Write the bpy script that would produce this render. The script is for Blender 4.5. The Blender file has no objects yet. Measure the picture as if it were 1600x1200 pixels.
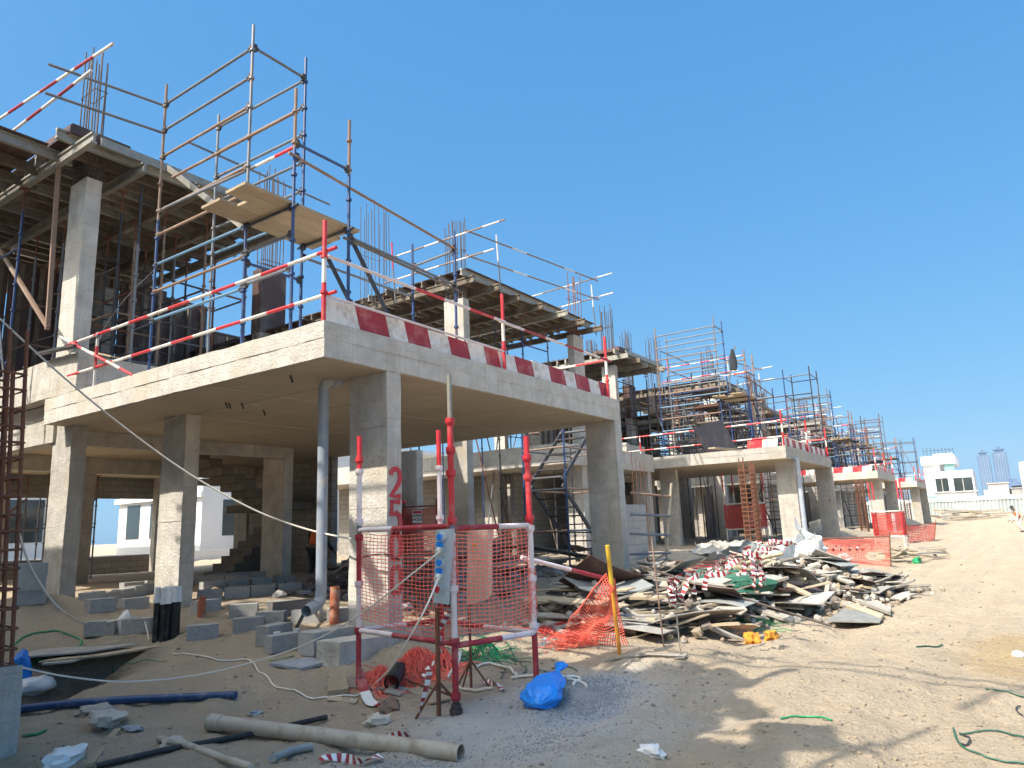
import bpy, math, random
from mathutils import Vector, Matrix, noise
random.seed(7)
scene = bpy.context.scene
COL = scene.collection
V = Vector
# ------------------------------------------------------------------ camera (solved from the slab edges)
CAMP = V((-5.5961, -6.5261, 1.5850))
CR = V((0.569635, -0.821008, -0.038233)); CU = V((-0.140340, -0.142995, 0.979723)); CF = V((0.809827, 0.552719, 0.196676))
FPX = 1117.225
D = 21.4            # spacing of the houses along the street
SL = 4.13           # top of the terrace slab
SO = 3.68           # its soffit
cam_d = bpy.data.cameras.new('camera'); cam = bpy.data.objects.new('camera', cam_d); COL.objects.link(cam)
m = Matrix((CR, CU, -CF)).transposed().to_4x4(); m.translation = CAMP
cam.matrix_world = m
cam_d.sensor_width = 36; cam_d.lens = 36 * FPX / 1600; cam_d.clip_end = 9000; cam_d.clip_start = 0.05
scene.camera = cam

def ray(px, py): return CF + CR * ((px - 800) / FPX) + CU * ((600 - py) / FPX)
def AX(px, py, X): d = ray(px, py); return CAMP + d * ((X - CAMP.x) / d.x)
def AY(px, py, Y): d = ray(px, py); return CAMP + d * ((Y - CAMP.y) / d.y)
def AZ(px, py, Z): d = ray(px, py); return CAMP + d * ((Z - CAMP.z) / d.z)

# ------------------------------------------------------------------ terrain
def sst(a, b, x):
    t = min(1.0, max(0.0, (x - a) / (b - a))); return t * t * (3 - 2 * t)
def bump(x, y, cx, cy, rx, ry, h):
    q = ((x - cx) / rx) ** 2 + ((y - cy) / ry) ** 2
    return h * math.exp(-q * 1.6) if q < 5 else 0.0
def gbase(x, y):
    s = (x - CAMP.x) * .826 + (y - CAMP.y) * .564
    t = sst(35, 95, x)
    return .64 * sst(6.6, 14.0, s) * (sst(-3.2, .6, y) * (1 - t) + .7 * t)
def ground(x, y):
    z = gbase(x, y)
    far = 1 - sst(40, 110, x)
    house = sst(0.2, 1.2, x) * (1 - sst(7.6, 8.4, x)) * sst(0.4, 1.5, y)     # trodden pad below the slab
    a = 1 - .75 * house
    n = noise.noise((x * .35, y * .35, 3.1)) * .16 + noise.noise((x * .9, y * .9, 7.7)) * .10
    n += noise.noise((x * 2.3, y * 2.3, 1.3)) * .055 - abs(noise.noise((x * 1.7, y * 1.7, 5.5))) * .05
    f = noise.noise((x * 5.5, y * 5.5, 9.2)) * .028 + noise.noise((x * 12, y * 12, 4.2)) * .013
    # wheel ruts of the track along the street, right of the rubble
    yc = -5.2 - .10 * x * (1 - sst(20, 60, x)) * .4 + .5 * math.sin(x * .09)
    d = y - yc
    road = math.exp(-(d / 2.6) ** 2)
    for o in (-1.5, -.45, .9, 1.9):
        n -= .13 * math.exp(-((d - o + .25 * noise.noise((x * .3, o, 8.0))) / .24) ** 2) * (.6 + .6 * noise.noise((x * .25, o, 2.0)))
    n += .05 * math.exp(-((d - 2.9) / .5) ** 2) + .05 * math.exp(-((d + .2) / .4) ** 2) * .6
    z += (n * (1 - .45 * road) + f * (1 - .3 * road)) * a * (.35 + .65 * far)
    z += bump(x, y, -.5, 6.1, 1.2, 1.0, .42)           # sand against the left column
    z += bump(x, y, 2.6, -3.1, .9, .7, .22)            # hump beside the gravel
    z += bump(x, y, 11.0, -.4, 4.0, 1.1, .35) + bump(x, y, 14.5, -1.2, 2.4, 1.2, .3)
    z += bump(x, y, 33.5, 1.6, 2.6, 1.5, .7) + bump(x, y, 52.5, .3, 4, 2.0, .7)
    z += bump(x, y, 95, -6, 9, 12, .9) * .8
    z -= bump(x, y, -1.42, 2.95, .55, .6, .75)         # the pit beside the stub
    z -= bump(x, y, -.6, 3.5, .9, .4, .42)
    return z
def AG(px, py, lift=0.0):
    d = ray(px, py); t = .5
    while t < 400:
        p = CAMP + d * t
        if p.z < ground(p.x, p.y) + lift:
            lo, hi = t / 1.02 - .03, t
            for _ in range(24):
                mid = (lo + hi) / 2; q = CAMP + d * mid
                if q.z < ground(q.x, q.y) + lift: hi = mid
                else: lo = mid
            return CAMP + d * hi
        t = t * 1.012 + .02
    return CAMP + d * t

# ------------------------------------------------------------------ materials
MATS = {}
def N(nt, typ, **k):
    n = nt.nodes.new(typ)
    for a, b in k.items(): setattr(n, a, b)
    return n
def mat(name, c1, c2=None, scale=3.0, rough=.8, bump_s=.0, bump_scale=30, metal=0.0, c3=None, c3_scale=1.0, c3_lo=.55, c3_hi=.7,
        detail=6, stretch=(1, 1, 1), pits=0, spec=.5, local=False, streak=None):
    if name in MATS: return MATS[name]
    mt = bpy.data.materials.new(name); mt.use_nodes = True; nt = mt.node_tree
    b = nt.nodes['Principled BSDF']; b.inputs['Roughness'].default_value = rough; b.inputs['Metallic'].default_value = metal
    b.inputs['Specular IOR Level'].default_value = spec
    L = nt.links
    if local: vec0 = N(nt, 'ShaderNodeTexCoord').outputs['Object']
    else: vec0 = N(nt, 'ShaderNodeNewGeometry').outputs['Position']
    mp = N(nt, 'ShaderNodeMapping'); mp.inputs['Scale'].default_value = stretch; L.new(vec0, mp.inputs[0]); vec = mp.outputs[0]
    oi = N(nt, 'ShaderNodeObjectInfo')
    c2 = c2 or tuple(x * .75 for x in c1)
    n1 = N(nt, 'ShaderNodeTexNoise'); n1.inputs['Scale'].default_value = scale; n1.inputs['Detail'].default_value = detail
    n1.inputs['Roughness'].default_value = .65; L.new(vec, n1.inputs['Vector'])
    rp = N(nt, 'ShaderNodeValToRGB'); rp.color_ramp.elements[0].position = .3; rp.color_ramp.elements[1].position = .7
    rp.color_ramp.elements[0].color = (*c2, 1); rp.color_ramp.elements[1].color = (*c1, 1)
    L.new(n1.outputs['Fac'], rp.inputs[0]); out = rp.outputs[0]
    def over(fac, col, prev):
        mx = N(nt, 'ShaderNodeMix', data_type='RGBA'); L.new(fac, mx.inputs[0]); L.new(prev, mx.inputs[6]); mx.inputs[7].default_value = (*col, 1)
        return mx.outputs[2]
    if c3:
        n3 = N(nt, 'ShaderNodeTexNoise'); n3.inputs['Scale'].default_value = c3_scale; n3.inputs['Detail'].default_value = 5; n3.inputs['Roughness'].default_value = .6
        L.new(vec0, n3.inputs['Vector'])
        r3 = N(nt, 'ShaderNodeMapRange'); r3.inputs[1].default_value = c3_lo; r3.inputs[2].default_value = c3_hi; L.new(n3.outputs['Fac'], r3.inputs[0])
        out = over(r3.outputs[0], c3, out)
    if streak:
        ms = N(nt, 'ShaderNodeMapping'); ms.inputs['Scale'].default_value = (9, 9, .5); L.new(vec0, ms.inputs[0])
        ns = N(nt, 'ShaderNodeTexNoise'); ns.inputs['Scale'].default_value = 1.6; ns.inputs['Detail'].default_value = 4; L.new(ms.outputs[0], ns.inputs['Vector'])
        rs = N(nt, 'ShaderNodeMapRange'); rs.inputs[1].default_value = .52; rs.inputs[2].default_value = .72; rs.inputs[4].default_value = .55; L.new(ns.outputs['Fac'], rs.inputs[0])
        out = over(rs.outputs[0], streak, out)
    if pits:
        vo = N(nt, 'ShaderNodeTexVoronoi'); vo.inputs['Scale'].default_value = 14; L.new(vec0, vo.inputs['Vector'])
        rpit = N(nt, 'ShaderNodeMapRange'); rpit.inputs[1].default_value = .16; rpit.inputs[2].default_value = .06; L.new(vo.outputs['Distance'], rpit.inputs[0])
        np_ = N(nt, 'ShaderNodeTexNoise'); np_.inputs['Scale'].default_value = 2.1; L.new(vec0, np_.inputs['Vector'])
        rq = N(nt, 'ShaderNodeMapRange'); rq.inputs[1].default_value = .5; rq.inputs[2].default_value = .62; L.new(np_.outputs['Fac'], rq.inputs[0])
        mu = N(nt, 'ShaderNodeMath', operation='MULTIPLY'); L.new(rpit.outputs[0], mu.inputs[0]); L.new(rq.outputs[0], mu.inputs[1])
        mu2 = N(nt, 'ShaderNodeMath', operation='MULTIPLY'); L.new(mu.outputs[0], mu2.inputs[0]); mu2.inputs[1].default_value = pits
        out = over(mu2.outputs[0], tuple(x * .3 for x in c1), out)
    if pits:
        tx = N(nt, 'ShaderNodeSeparateXYZ'); L.new(vec0, tx.inputs[0]); txa = N(nt, 'ShaderNodeMath', operation='ADD'); L.new(tx.outputs[0], txa.inputs[0]); L.new(tx.outputs[1], txa.inputs[1])
        tcb = N(nt, 'ShaderNodeCombineXYZ'); L.new(txa.outputs[0], tcb.inputs[0]); L.new(tx.outputs[2], tcb.inputs[1])
        tb = N(nt, 'ShaderNodeTexBrick'); tb.inputs['Scale'].default_value = 1; tb.inputs['Brick Width'].default_value = 2.44; tb.inputs['Row Height'].default_value = .61; tb.inputs['Mortar Size'].default_value = .005; tb.inputs['Mortar Smooth'].default_value = .6
        tb.inputs['Color1'].default_value = (1, 1, 1, 1); tb.inputs['Color2'].default_value = (.86, .86, .87, 1); tb.inputs['Mortar'].default_value = (.6, .58, .55, 1); L.new(tcb.outputs[0], tb.inputs['Vector'])
        tm = N(nt, 'ShaderNodeMix', data_type='RGBA', blend_type='MULTIPLY'); tm.inputs[0].default_value = .75; L.new(out, tm.inputs[6]); L.new(tb.outputs['Color'], tm.inputs[7]); out = tm.outputs[2]
    # every object a touch lighter or darker than its neighbour
    hs = N(nt, 'ShaderNodeHueSaturation'); mr = N(nt, 'ShaderNodeMapRange'); mr.inputs[3].default_value = .86; mr.inputs[4].default_value = 1.12
    L.new(oi.outputs['Random'], mr.inputs[0]); L.new(mr.outputs[0], hs.inputs['Value']); L.new(out, hs.inputs['Color'])
    L.new(hs.outputs[0], b.inputs['Base Color'])
    if bump_s:
        nb = N(nt, 'ShaderNodeTexNoise'); nb.inputs['Scale'].default_value = bump_scale; nb.inputs['Detail'].default_value = 5; L.new(vec, nb.inputs['Vector'])
        bp = N(nt, 'ShaderNodeBump'); bp.inputs['Strength'].default_value = bump_s; bp.inputs['Distance'].default_value = .02
        L.new(nb.outputs['Fac'], bp.inputs['Height']); L.new(bp.outputs[0], b.inputs['Normal'])
    MATS[name] = mt
    return mt
CONC = mat('concrete', (.575, .54, .48), (.375, .345, .30), 3.2, .9, .8, 30, c3=(.45, .385, .30), c3_scale=1.1, c3_lo=.5, c3_hi=.72, pits=1, streak=(.33, .295, .25))
CONC2 = mat('bounce_tinted_concrete', (.53, .45, .335), (.42, .355, .265), 1.1, .9, .2, 30, c3=(.42, .35, .25), c3_scale=.6)  # warm tone put in for light bounced up from the sand
mat('shaded_stair_concrete', (.20, .18, .15), (.13, .115, .095), 2, .95, .3, 30)  # concrete darkened to stand in for the shade on the stair
CMU = mat('block_concrete', (.42, .41, .39), (.30, .30, .29), 26, .95, .7, 90, c3=(.47, .45, .42), c3_scale=1.5)
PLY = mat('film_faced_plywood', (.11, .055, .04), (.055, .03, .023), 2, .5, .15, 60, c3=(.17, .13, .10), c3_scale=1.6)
PLYG = mat('weathered_plywood', (.40, .375, .34), (.26, .24, .21), 3, .8, .2, 60, c3=(.46, .43, .39), c3_scale=1.3, stretch=(1, 4, 1))
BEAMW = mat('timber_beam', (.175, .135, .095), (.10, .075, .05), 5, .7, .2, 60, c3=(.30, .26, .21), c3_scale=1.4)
ALU = mat('beam_metal', (.36, .34, .29), (.24, .22, .18), 6, .45, .05, 60, metal=.3, c3=(.36, .32, .26), c3_scale=3)
WOOD = mat('raw_plank', (.40, .31, .20), (.30, .225, .14), 4, .8, .25, 50, stretch=(1, 6, 6), c3=(.42, .32, .2), c3_scale=2)
WOODG = mat('grey_plank', (.42, .385, .33), (.29, .26, .22), 4, .85, .3, 50, local=True, stretch=(1, 8, 8), c3=(.25, .22, .18), c3_scale=3)
WOODT = mat('tan_plank', (.50, .40, .28), (.36, .28, .18), 4, .85, .3, 50, local=True, stretch=(1, 8, 8), c3=(.35, .3, .24), c3_scale=3)
WOODD = mat('dark_plank', (.26, .21, .17), (.15, .12, .10), 4, .85, .3, 50, local=True, stretch=(1, 8, 8))
BLUE = mat('blue_painted_steel', (.030, .075, .21), (.02, .045, .12), 6, .45, .1, 60, c3=(.14, .10, .08), c3_scale=2.5, c3_lo=.6, c3_hi=.7)
LBLUE = mat('pale_blue_painted_steel', (.13, .27, .40), (.10, .20, .30), 6, .5, .1, 60, c3=(.22, .18, .14), c3_scale=6, c3_lo=.6, c3_hi=.68)
GREY = mat('scaffold_steel', (.17, .18, .20), (.13, .135, .15), 3, .5, .1, 60, c3=(.22, .16, .12), c3_scale=1.5)
BROWN = mat('rusted_tube', (.29, .19, .13), (.20, .125, .085), 3, .75, .2, 80, c3=(.30, .24, .19), c3_scale=1.5)
RUST = mat('rusted_bar', (.21, .085, .045), (.12, .05, .03), 12, .85, .2, 120)
BAR = mat('dark_bar', (.13, .095, .08), (.07, .055, .05), 12, .8, .2, 120)
DARK = mat('dark_steel', (.05, .05, .055), (.03, .03, .035), 8, .55, .1, 60, c3=(.11, .07, .05), c3_scale=5)
RED = mat('red_paint', (.62, .025, .035), (.48, .02, .03), 5, .5, .1, 60, c3=(.45, .13, .11), c3_scale=5, c3_lo=.52, c3_hi=.75)
MAROON = mat('dark_red_paint', (.36, .025, .04), (.27, .02, .03), 4, .6, .1, 60, c3=(.45, .17, .15), c3_scale=5, c3_lo=.5, c3_hi=.75)
WHITE = mat('white_paint', (.74, .70, .66), (.58, .54, .50), 5, .6, .1, 60, c3=(.42, .35, .28), c3_scale=6, c3_lo=.5, c3_hi=.72)
PINKW = mat('dusty_white_paint', (.78, .68, .67), (.64, .54, .53), 5, .55, .1, 60, c3=(.68, .40, .38), c3_scale=9, c3_lo=.6, c3_hi=.68)
NETM = mat('orange_net_plastic', (.95, .21, .14), (.86, .15, .10), 6, .5)
NETR = mat('red_net_plastic', (.62, .07, .05), (.48, .05, .04), 6, .5)
YEL = mat('yellow_paint', (.75, .48, .04), (.62, .34, .03), 5, .5, .1, 60, c3=(.6, .25, .05), c3_scale=8)
PVC = mat('grey_pvc', (.33, .37, .42), (.28, .32, .37), 3, .4, c3=(.46, .44, .40), c3_scale=5, c3_lo=.5, c3_hi=.72)
PVCB = mat('beige_pvc', (.52, .46, .37), (.42, .36, .28), 4, .6, .15, 60, c3=(.30, .24, .17), c3_scale=6, c3_lo=.48, c3_hi=.7)
PVCO = mat('orange_brown_pvc', (.47, .14, .07), (.36, .10, .05), 4, .5, c3=(.5, .3, .2), c3_scale=6)
BLK = mat('black_plastic', (.018, .018, .02), (.012, .012, .013), 4, .5, c3=(.10, .09, .075), c3_scale=8, c3_lo=.54, c3_hi=.8)
NAVY = mat('navy_pipe', (.014, .062, .17), (.010, .045, .12), 4, .5, .1, 60, c3=(.17, .17, .20), c3_scale=7, c3_lo=.52, c3_hi=.78)
BLUEP = mat('bright_blue_plastic', (.012, .25, .80), (.01, .19, .66), 5, .35, .7, 26)
WTAPE = mat('white_plastic', (.80, .80, .78), (.68, .68, .66), 4, .5, .2, 30)
CABLE = mat('cream_cable', (.74, .69, .60), (.62, .57, .48), 6, .6)
GREEN = mat('green_cord', (.02, .30, .12), (.015, .22, .08), 6, .6)
DGREEN = mat('dark_green_cord', (.03, .12, .08), (.02, .09, .05), 6, .6)
TARP = mat('white_tarp', (.74, .73, .70), (.60, .59, .56), 2, .6, .3, 20)
TARPG = mat('grey_tarp', (.34, .35, .33), (.24, .25, .24), 3, .6, .3, 20, c3=(.20, .22, .23), c3_scale=1.5)
TARPD = mat('dark_tarp', (.03, .035, .045), (.02, .022, .03), 3, .5, .3, 20)
BOXG = mat('pale_grey_enamel', (.50, .55, .57), (.44, .49, .51), 3, .4, c3=(.40, .41, .40), c3_scale=6)
BOXB = mat('beige_enamel', (.66, .56, .44), (.58, .48, .37), 3, .45, c3=(.5, .4, .3), c3_scale=6)
STONE = mat('grey_stone', (.34, .35, .37), (.22, .23, .25), 8, .9, .3, 60)
LSTONE = mat('pale_stone', (.55, .50, .43), (.42, .37, .30), 8, .9, .5, 60)
ORANGE = mat('hi_vis_orange', (.85, .16, .02), (.75, .12, .02), 6, .7)
ORANGEF = mat('orange_yellow_scrap', (.80, .33, .03), (.65, .25, .03), 6, .7)
SKIN = mat('skin', (.22, .12, .075), (.18, .10, .06), 6, .6)
CLOTHD = mat('dark_work_cloth', (.035, .04, .045), (.025, .028, .03), 9, .9)
CLOTHG = mat('green_work_cloth', (.06, .10, .075), (.04, .07, .05), 9, .9)
CLOTHW = mat('pale_work_cloth', (.62, .58, .54), (.5, .46, .42), 9, .9)
GLASS = mat('tinted_window_glass', (.05, .065, .065), (.03, .04, .04), .25, .08, spec=1)
GLASSG = mat('green_balustrade_glass', (.26, .46, .40), (.2, .38, .33), .4, .1, spec=1)
RENDER_W = mat('white_wall_render', (.84, .83, .81), (.78, .77, .75), .6, .85)
GREYR = mat('grey_wall_render', (.45, .42, .38), (.36, .34, .31), .5, .9, c3=(.3, .28, .26), c3_scale=.3)
TOWER = mat('blue_tower_glass', (.10, .18, .31), (.07, .13, .24), .06, .3, c3=(.16, .23, .33), c3_scale=.03)
mat('tower_fin', (.22, .29, .38), (.18, .25, .34), .1, .5)
FENCEM = mat('pale_fence_sheet', (.42, .47, .45), (.36, .40, .39), 1.2, .5)
LEAF = mat('leaf', (.07, .16, .03), (.04, .10, .02), 3, .6)
RPLATE = mat('scribbled_red_board', (.30, .09, .07), (.22, .06, .05), 6, .7)

# ------------------------------------------------------------------ mesh builder
class MB:
    def __init__(s): s.v = []; s.f = []; s.mi = []; s.mats = []
    def sl(s, mt):
        if mt not in s.mats: s.mats.append(mt)
        return s.mats.index(mt)
    def add(s, vs, fs, mt):
        o = len(s.v); k = s.sl(mt); s.v += [tuple(q) for q in vs]
        for f in fs: s.f.append([o + i for i in f]); s.mi.append(k)
        return s
    def box(s, a, b, mt, rot=None, c=None):
        vs = [V((x, y, z)) for z in (a[2], b[2]) for y in (a[1], b[1]) for x in (a[0], b[0])]
        if rot is not None: vs = [rot @ q + V(c) for q in vs]
        return s.add(vs, [(0, 2, 3, 1), (4, 5, 7, 6), (0, 1, 5, 4), (2, 6, 7, 3), (0, 4, 6, 2), (1, 3, 7, 5)], mt)
    def rbox(s, a, b, mt, step=.16, amp=.008, seed=0):
        a = V(a); b = V(b); d = b - a
        n = [max(1, min(60, round(d[i] / step))) for i in range(3)]
        idx = {}; vs = []; fs = []
        def vid(i, j, k):
            if (i, j, k) not in idx:
                q = V((a.x + d.x * i / n[0], a.y + d.y * j / n[1], a.z + d.z * k / n[2]))
                for ax in range(3):
                    w = noise.noise(q * 2.1 + V((ax * 7.3 + seed, 0, 0))) * amp + noise.noise(q * 9.0 + V((ax * 3.3, seed, 5))) * amp * .7
                    q[ax] += w
                idx[(i, j, k)] = len(vs); vs.append(q)
            return idx[(i, j, k)]
        for i in range(n[0]):
            for j in range(n[1]):
                fs.append((vid(i, j, 0), vid(i, j + 1, 0), vid(i + 1, j + 1, 0), vid(i + 1, j, 0)))
                fs.append((vid(i, j, n[2]), vid(i + 1, j, n[2]), vid(i + 1, j + 1, n[2]), vid(i, j + 1, n[2])))
        for i in range(n[0]):
            for k in range(n[2]):
                fs.append((vid(i, 0, k), vid(i + 1, 0, k), vid(i + 1, 0, k + 1), vid(i, 0, k + 1)))
                fs.append((vid(i, n[1], k), vid(i, n[1], k + 1), vid(i + 1, n[1], k + 1), vid(i + 1, n[1], k)))
        for j in range(n[1]):
            for k in range(n[2]):
                fs.append((vid(0, j, k), vid(0, j, k + 1), vid(0, j + 1, k + 1), vid(0, j + 1, k)))
                fs.append((vid(n[0], j, k), vid(n[0], j + 1, k), vid(n[0], j + 1, k + 1), vid(n[0], j, k + 1)))
        return s.add(vs, fs, mt)
    def frame(s, d):
        d = d.normalized(); u = V((0, 0, 1)) if abs(d.z) < .95 else V((1, 0, 0))
        x = d.cross(u).normalized(); return x, x.cross(d).normalized()
    def bar(s, p, q, w, h, mt):
        p = V(p); q = V(q); x, u = s.frame(q - p); x = x * w / 2; u = u * h / 2
        vs = [e + i * x + j * u for e in (p, q) for i, j in ((-1, -1), (1, -1), (1, 1), (-1, 1))]
        return s.add(vs, [(0, 1, 2, 3), (7, 6, 5, 4), (0, 4, 5, 1), (1, 5, 6, 2), (2, 6, 7, 3), (3, 7, 4, 0)], mt)
    def ibeam(s, p, q, w, h, mt):
        p = V(p); q = V(q); x, u = s.frame(q - p)
        s.bar(p + u * (h / 2 - .018), q + u * (h / 2 - .018), w, .036, mt); s.bar(p - u * (h / 2 - .018), q - u * (h / 2 - .018), w, .036, mt)
        return s.bar(p, q, w * .42, h - .072, mt)
    def tube(s, p, q, r, mt, n=8, r2=None):
        p = V(p); q = V(q); x, u = s.frame(q - p); r2 = r if r2 is None else r2
        vs = [e + (x * math.cos(t) + u * math.sin(t)) * rr for e, rr in ((p, r), (q, r2)) for t in [2 * math.pi * i / n for i in range(n)]]
        return s.add(vs, [(i, (i + 1) % n, n + (i + 1) % n, n + i) for i in range(n)] + [tuple(range(n))[::-1], tuple(range(n, 2 * n))], mt)
    def stripe(s, p, q, r, seg, mts, n=8, first=None):
        p = V(p); q = V(q); L = (q - p).length; d = (q - p) / L; t = 0; k = 0
        while t < L - 1e-6:
            e = min(L, t + (first if (first and k == 0) else seg)); s.tube(p + d * t, p + d * e, r, mts[k % len(mts)], n); t = e; k += 1
        return s
    def path(s, pts, r, mt, n=6):
        pts = [V(q) for q in pts]; vs = []; fs = []; x = None
        for i, q in enumerate(pts):
            d = (pts[min(i + 1, len(pts) - 1)] - pts[max(i - 1, 0)])
            if d.length < 1e-9: d = V((1, 0, 0))
            d.normalize()
            if x is None: x, u = s.frame(d)
            else:
                x = (x - d * x.dot(d)); x = x.normalized() if x.length > 1e-6 else s.frame(d)[0]
                u = x.cross(d).normalized()
            vs += [q + (x * math.cos(t) + u * math.sin(t)) * r for t in [2 * math.pi * k / n for k in range(n)]]
        for i in range(len(pts) - 1):
            fs += [(i * n + k, i * n + (k + 1) % n, (i + 1) * n + (k + 1) % n, (i + 1) * n + k) for k in range(n)]
        fs += [tuple(range(n))[::-1], tuple(range((len(pts) - 1) * n, len(pts) * n))]
        return s.add(vs, fs, mt)
    def pipe(s, p, q, r, mt, wall=.006, n=14):
        p = V(p); q = V(q); x, u = s.frame(q - p); vs = []
        for e, rr in ((p, r), (q, r), (q, r - wall), (p, r - wall)):
            vs += [e + (x * math.cos(t) + u * math.sin(t)) * rr for t in [2 * math.pi * i / n for i in range(n)]]
        return s.add(vs, [(a * n + i, a * n + (i + 1) % n, ((a + 1) % 4) * n + (i + 1) % n, ((a + 1) % 4) * n + i) for a in range(4) for i in range(n)], mt)
    def ribbon(s, pts, w, mts, side=None, seg=1, th=.002, tw=0):
        pts = [V(q) for q in pts]; prev = None; L = []
        for i, q in enumerate(pts):
            d = (pts[min(i + 1, len(pts) - 1)] - pts[max(i - 1, 0)]).normalized()
            x = side.normalized() if side else s.frame(d)[0]
            if tw: x = Matrix.Rotation(tw * i, 3, d) @ x
            L.append((q - x * w / 2, q + x * w / 2, d.cross(x).normalized() * th))
        for i in range(len(L) - 1):
            (a, b, t), (c, e, t2) = L[i], L[i + 1]; mt = mts[(i // seg) % len(mts)]
            s.add([a, b, e, c, a + t, b + t, e + t2, c + t2], [(0, 3, 2, 1), (4, 5, 6, 7), (0, 1, 5, 4), (1, 2, 6, 5), (2, 3, 7, 6), (3, 0, 4, 7)], mt)
        return s
    def build(s, name, parent=None, loc=None, smooth=False, solid=False):
        o_ = V((0, 0, 0))
        pp = parent
        while pp is not None: o_ += pp.location; pp = pp.parent
        if loc is None: loc = o_ if parent is not None else V((0, 0, 0))
        loc = V(loc)
        me = bpy.data.meshes.new(name); me.from_pydata([tuple(V(q) - loc) for q in s.v], [], s.f)
        for mt in s.mats: me.materials.append(mt)
        me.polygons.foreach_set('material_index', s.mi)
        if smooth: me.polygons.foreach_set('use_smooth', [True] * len(s.f))
        me.update()
        if smooth and len(s.f) < 60000: 
            try: me.set_sharp_from_angle(angle=math.radians(40))
            except Exception: pass
        o = bpy.data.objects.new(name, me); COL.objects.link(o)
        o.location = loc - o_
        if parent is not None: o.parent = parent
        return o
def tag(o, label, cat, group=None, kind=None):
    if label: o['label'] = label
    if cat: o['category'] = cat
    if group: o['group'] = group
    if kind: o['kind'] = kind
    return o
def thing(name, label, cat, loc=(0, 0, 0), group=None):
    o = bpy.data.objects.new(name, None); COL.objects.link(o); o.location = loc; o.empty_display_size = .2
    return tag(o, label, cat, group)
def solo(mb, name, label, cat, group=None, loc=None, smooth=False):
    if loc is None:
        xs = [q[0] for q in mb.v]; ys = [q[1] for q in mb.v]; zs = [q[2] for q in mb.v]
        loc = ((min(xs) + max(xs)) / 2, (min(ys) + max(ys)) / 2, min(zs))
    return tag(mb.build(name, None, loc, smooth), label, cat, group)
def drape(pts, lift=.01):            # a polyline laid on the ground
    return [V((p[0], p[1], ground(p[0], p[1]) + lift)) for p in pts]
def spline(pts, n=8):
    pts = [V(p) for p in pts]; out = []
    for i in range(len(pts) - 1):
        p0 = pts[max(i - 1, 0)]; p1 = pts[i]; p2 = pts[i + 1]; p3 = pts[min(i + 2, len(pts) - 1)]
        for k in range(n):
            t = k / n
            out.append(.5 * ((2 * p1) + (p2 - p0) * t + (2 * p0 - 5 * p1 + 4 * p2 - p3) * t * t + (3 * p1 - p0 - 3 * p2 + p3) * t ** 3))
    return out + [pts[-1]]
def gpath(pix, lift=.012, n=8): return drape(spline([AG(*q) for q in pix], n), lift)

# ------------------------------------------------------------------ sky, sun, view
SUN_AZ = math.radians(20); SUN_EL = math.atan(1.18 * math.cos(SUN_AZ))
sun_dir = V((-math.cos(SUN_AZ) * math.cos(SUN_EL), math.sin(SUN_AZ) * math.cos(SUN_EL), math.sin(SUN_EL)))   # towards the sun
w = bpy.data.worlds.new('World'); scene.world = w; w.use_nodes = True
bg = w.node_tree.nodes['Background']
sky = w.node_tree.nodes.new('ShaderNodeTexSky'); sky.sky_type = 'NISHITA'; sky.sun_disc = False
sky.sun_elevation = SUN_EL; sky.sun_rotation = math.atan2(sun_dir.x, sun_dir.y)
sky.air_density = 1.0; sky.dust_density = .6; sky.ozone_density = 3.0; sky.altitude = 0
sp = N(w.node_tree, 'ShaderNodeSeparateColor'); cb = N(w.node_tree, 'ShaderNodeCombineColor'); WL = w.node_tree.links; WL.new(sky.outputs[0], sp.inputs[0])
for i, (g, k) in enumerate(((.70, .55), (.42, 1.60), (.25, 3.2))):      # a clear desert sky: milder towards the horizon than the plain model
    pw = N(w.node_tree, 'ShaderNodeMath', operation='POWER'); WL.new(sp.outputs[i], pw.inputs[0]); pw.inputs[1].default_value = g
    mu = N(w.node_tree, 'ShaderNodeMath', operation='MULTIPLY'); WL.new(pw.outputs[0], mu.inputs[0]); mu.inputs[1].default_value = k; WL.new(mu.outputs[0], cb.inputs[i])
# glow round the unseen sun behind the camera's left shoulder, added as shade fill
tc = N(w.node_tree, 'ShaderNodeTexCoord'); dt = N(w.node_tree, 'ShaderNodeVectorMath', operation='DOT_PRODUCT'); WL.new(tc.outputs['Generated'], dt.inputs[0]); dt.inputs[1].default_value = sun_dir
mxn = N(w.node_tree, 'ShaderNodeMath', operation='MAXIMUM'); WL.new(dt.outputs['Value'], mxn.inputs[0]); mxn.inputs[1].default_value = 0
pw = N(w.node_tree, 'ShaderNodeMath', operation='POWER'); WL.new(mxn.outputs[0], pw.inputs[0]); pw.inputs[1].default_value = 8
gl = N(w.node_tree, 'ShaderNodeVectorMath', operation='SCALE'); gl.inputs[0].default_value = (38, 35, 29.5); WL.new(pw.outputs[0], gl.inputs['Scale'])
sm_ = N(w.node_tree, 'ShaderNodeVectorMath', operation='ADD'); WL.new(cb.outputs[0], sm_.inputs[0]); WL.new(gl.outputs[0], sm_.inputs[1])
WL.new(sm_.outputs[0], bg.inputs[0]); bg.inputs[1].default_value = .09
sd = bpy.data.lights.new('sun', 'SUN'); sd.energy = 3.6; sd.angle = math.radians(.53); sd.color = (1, .93, .82)
so = bpy.data.objects.new('sun', sd); COL.objects.link(so); so.rotation_euler = sun_dir.to_track_quat('Z', 'Y').to_euler(); so.location = (0, 0, 60)
scene.view_settings.view_transform = 'Standard'; scene.view_settings.look = 'None'; scene.view_settings.gamma = 1
scene.view_settings.exposure = 1.05
scene.cycles.max_bounces = 8; scene.cycles.diffuse_bounces = 7; scene.cycles.transparent_max_bounces = 6
try: scene.cycles.use_denoising = True
except Exception: pass

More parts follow.
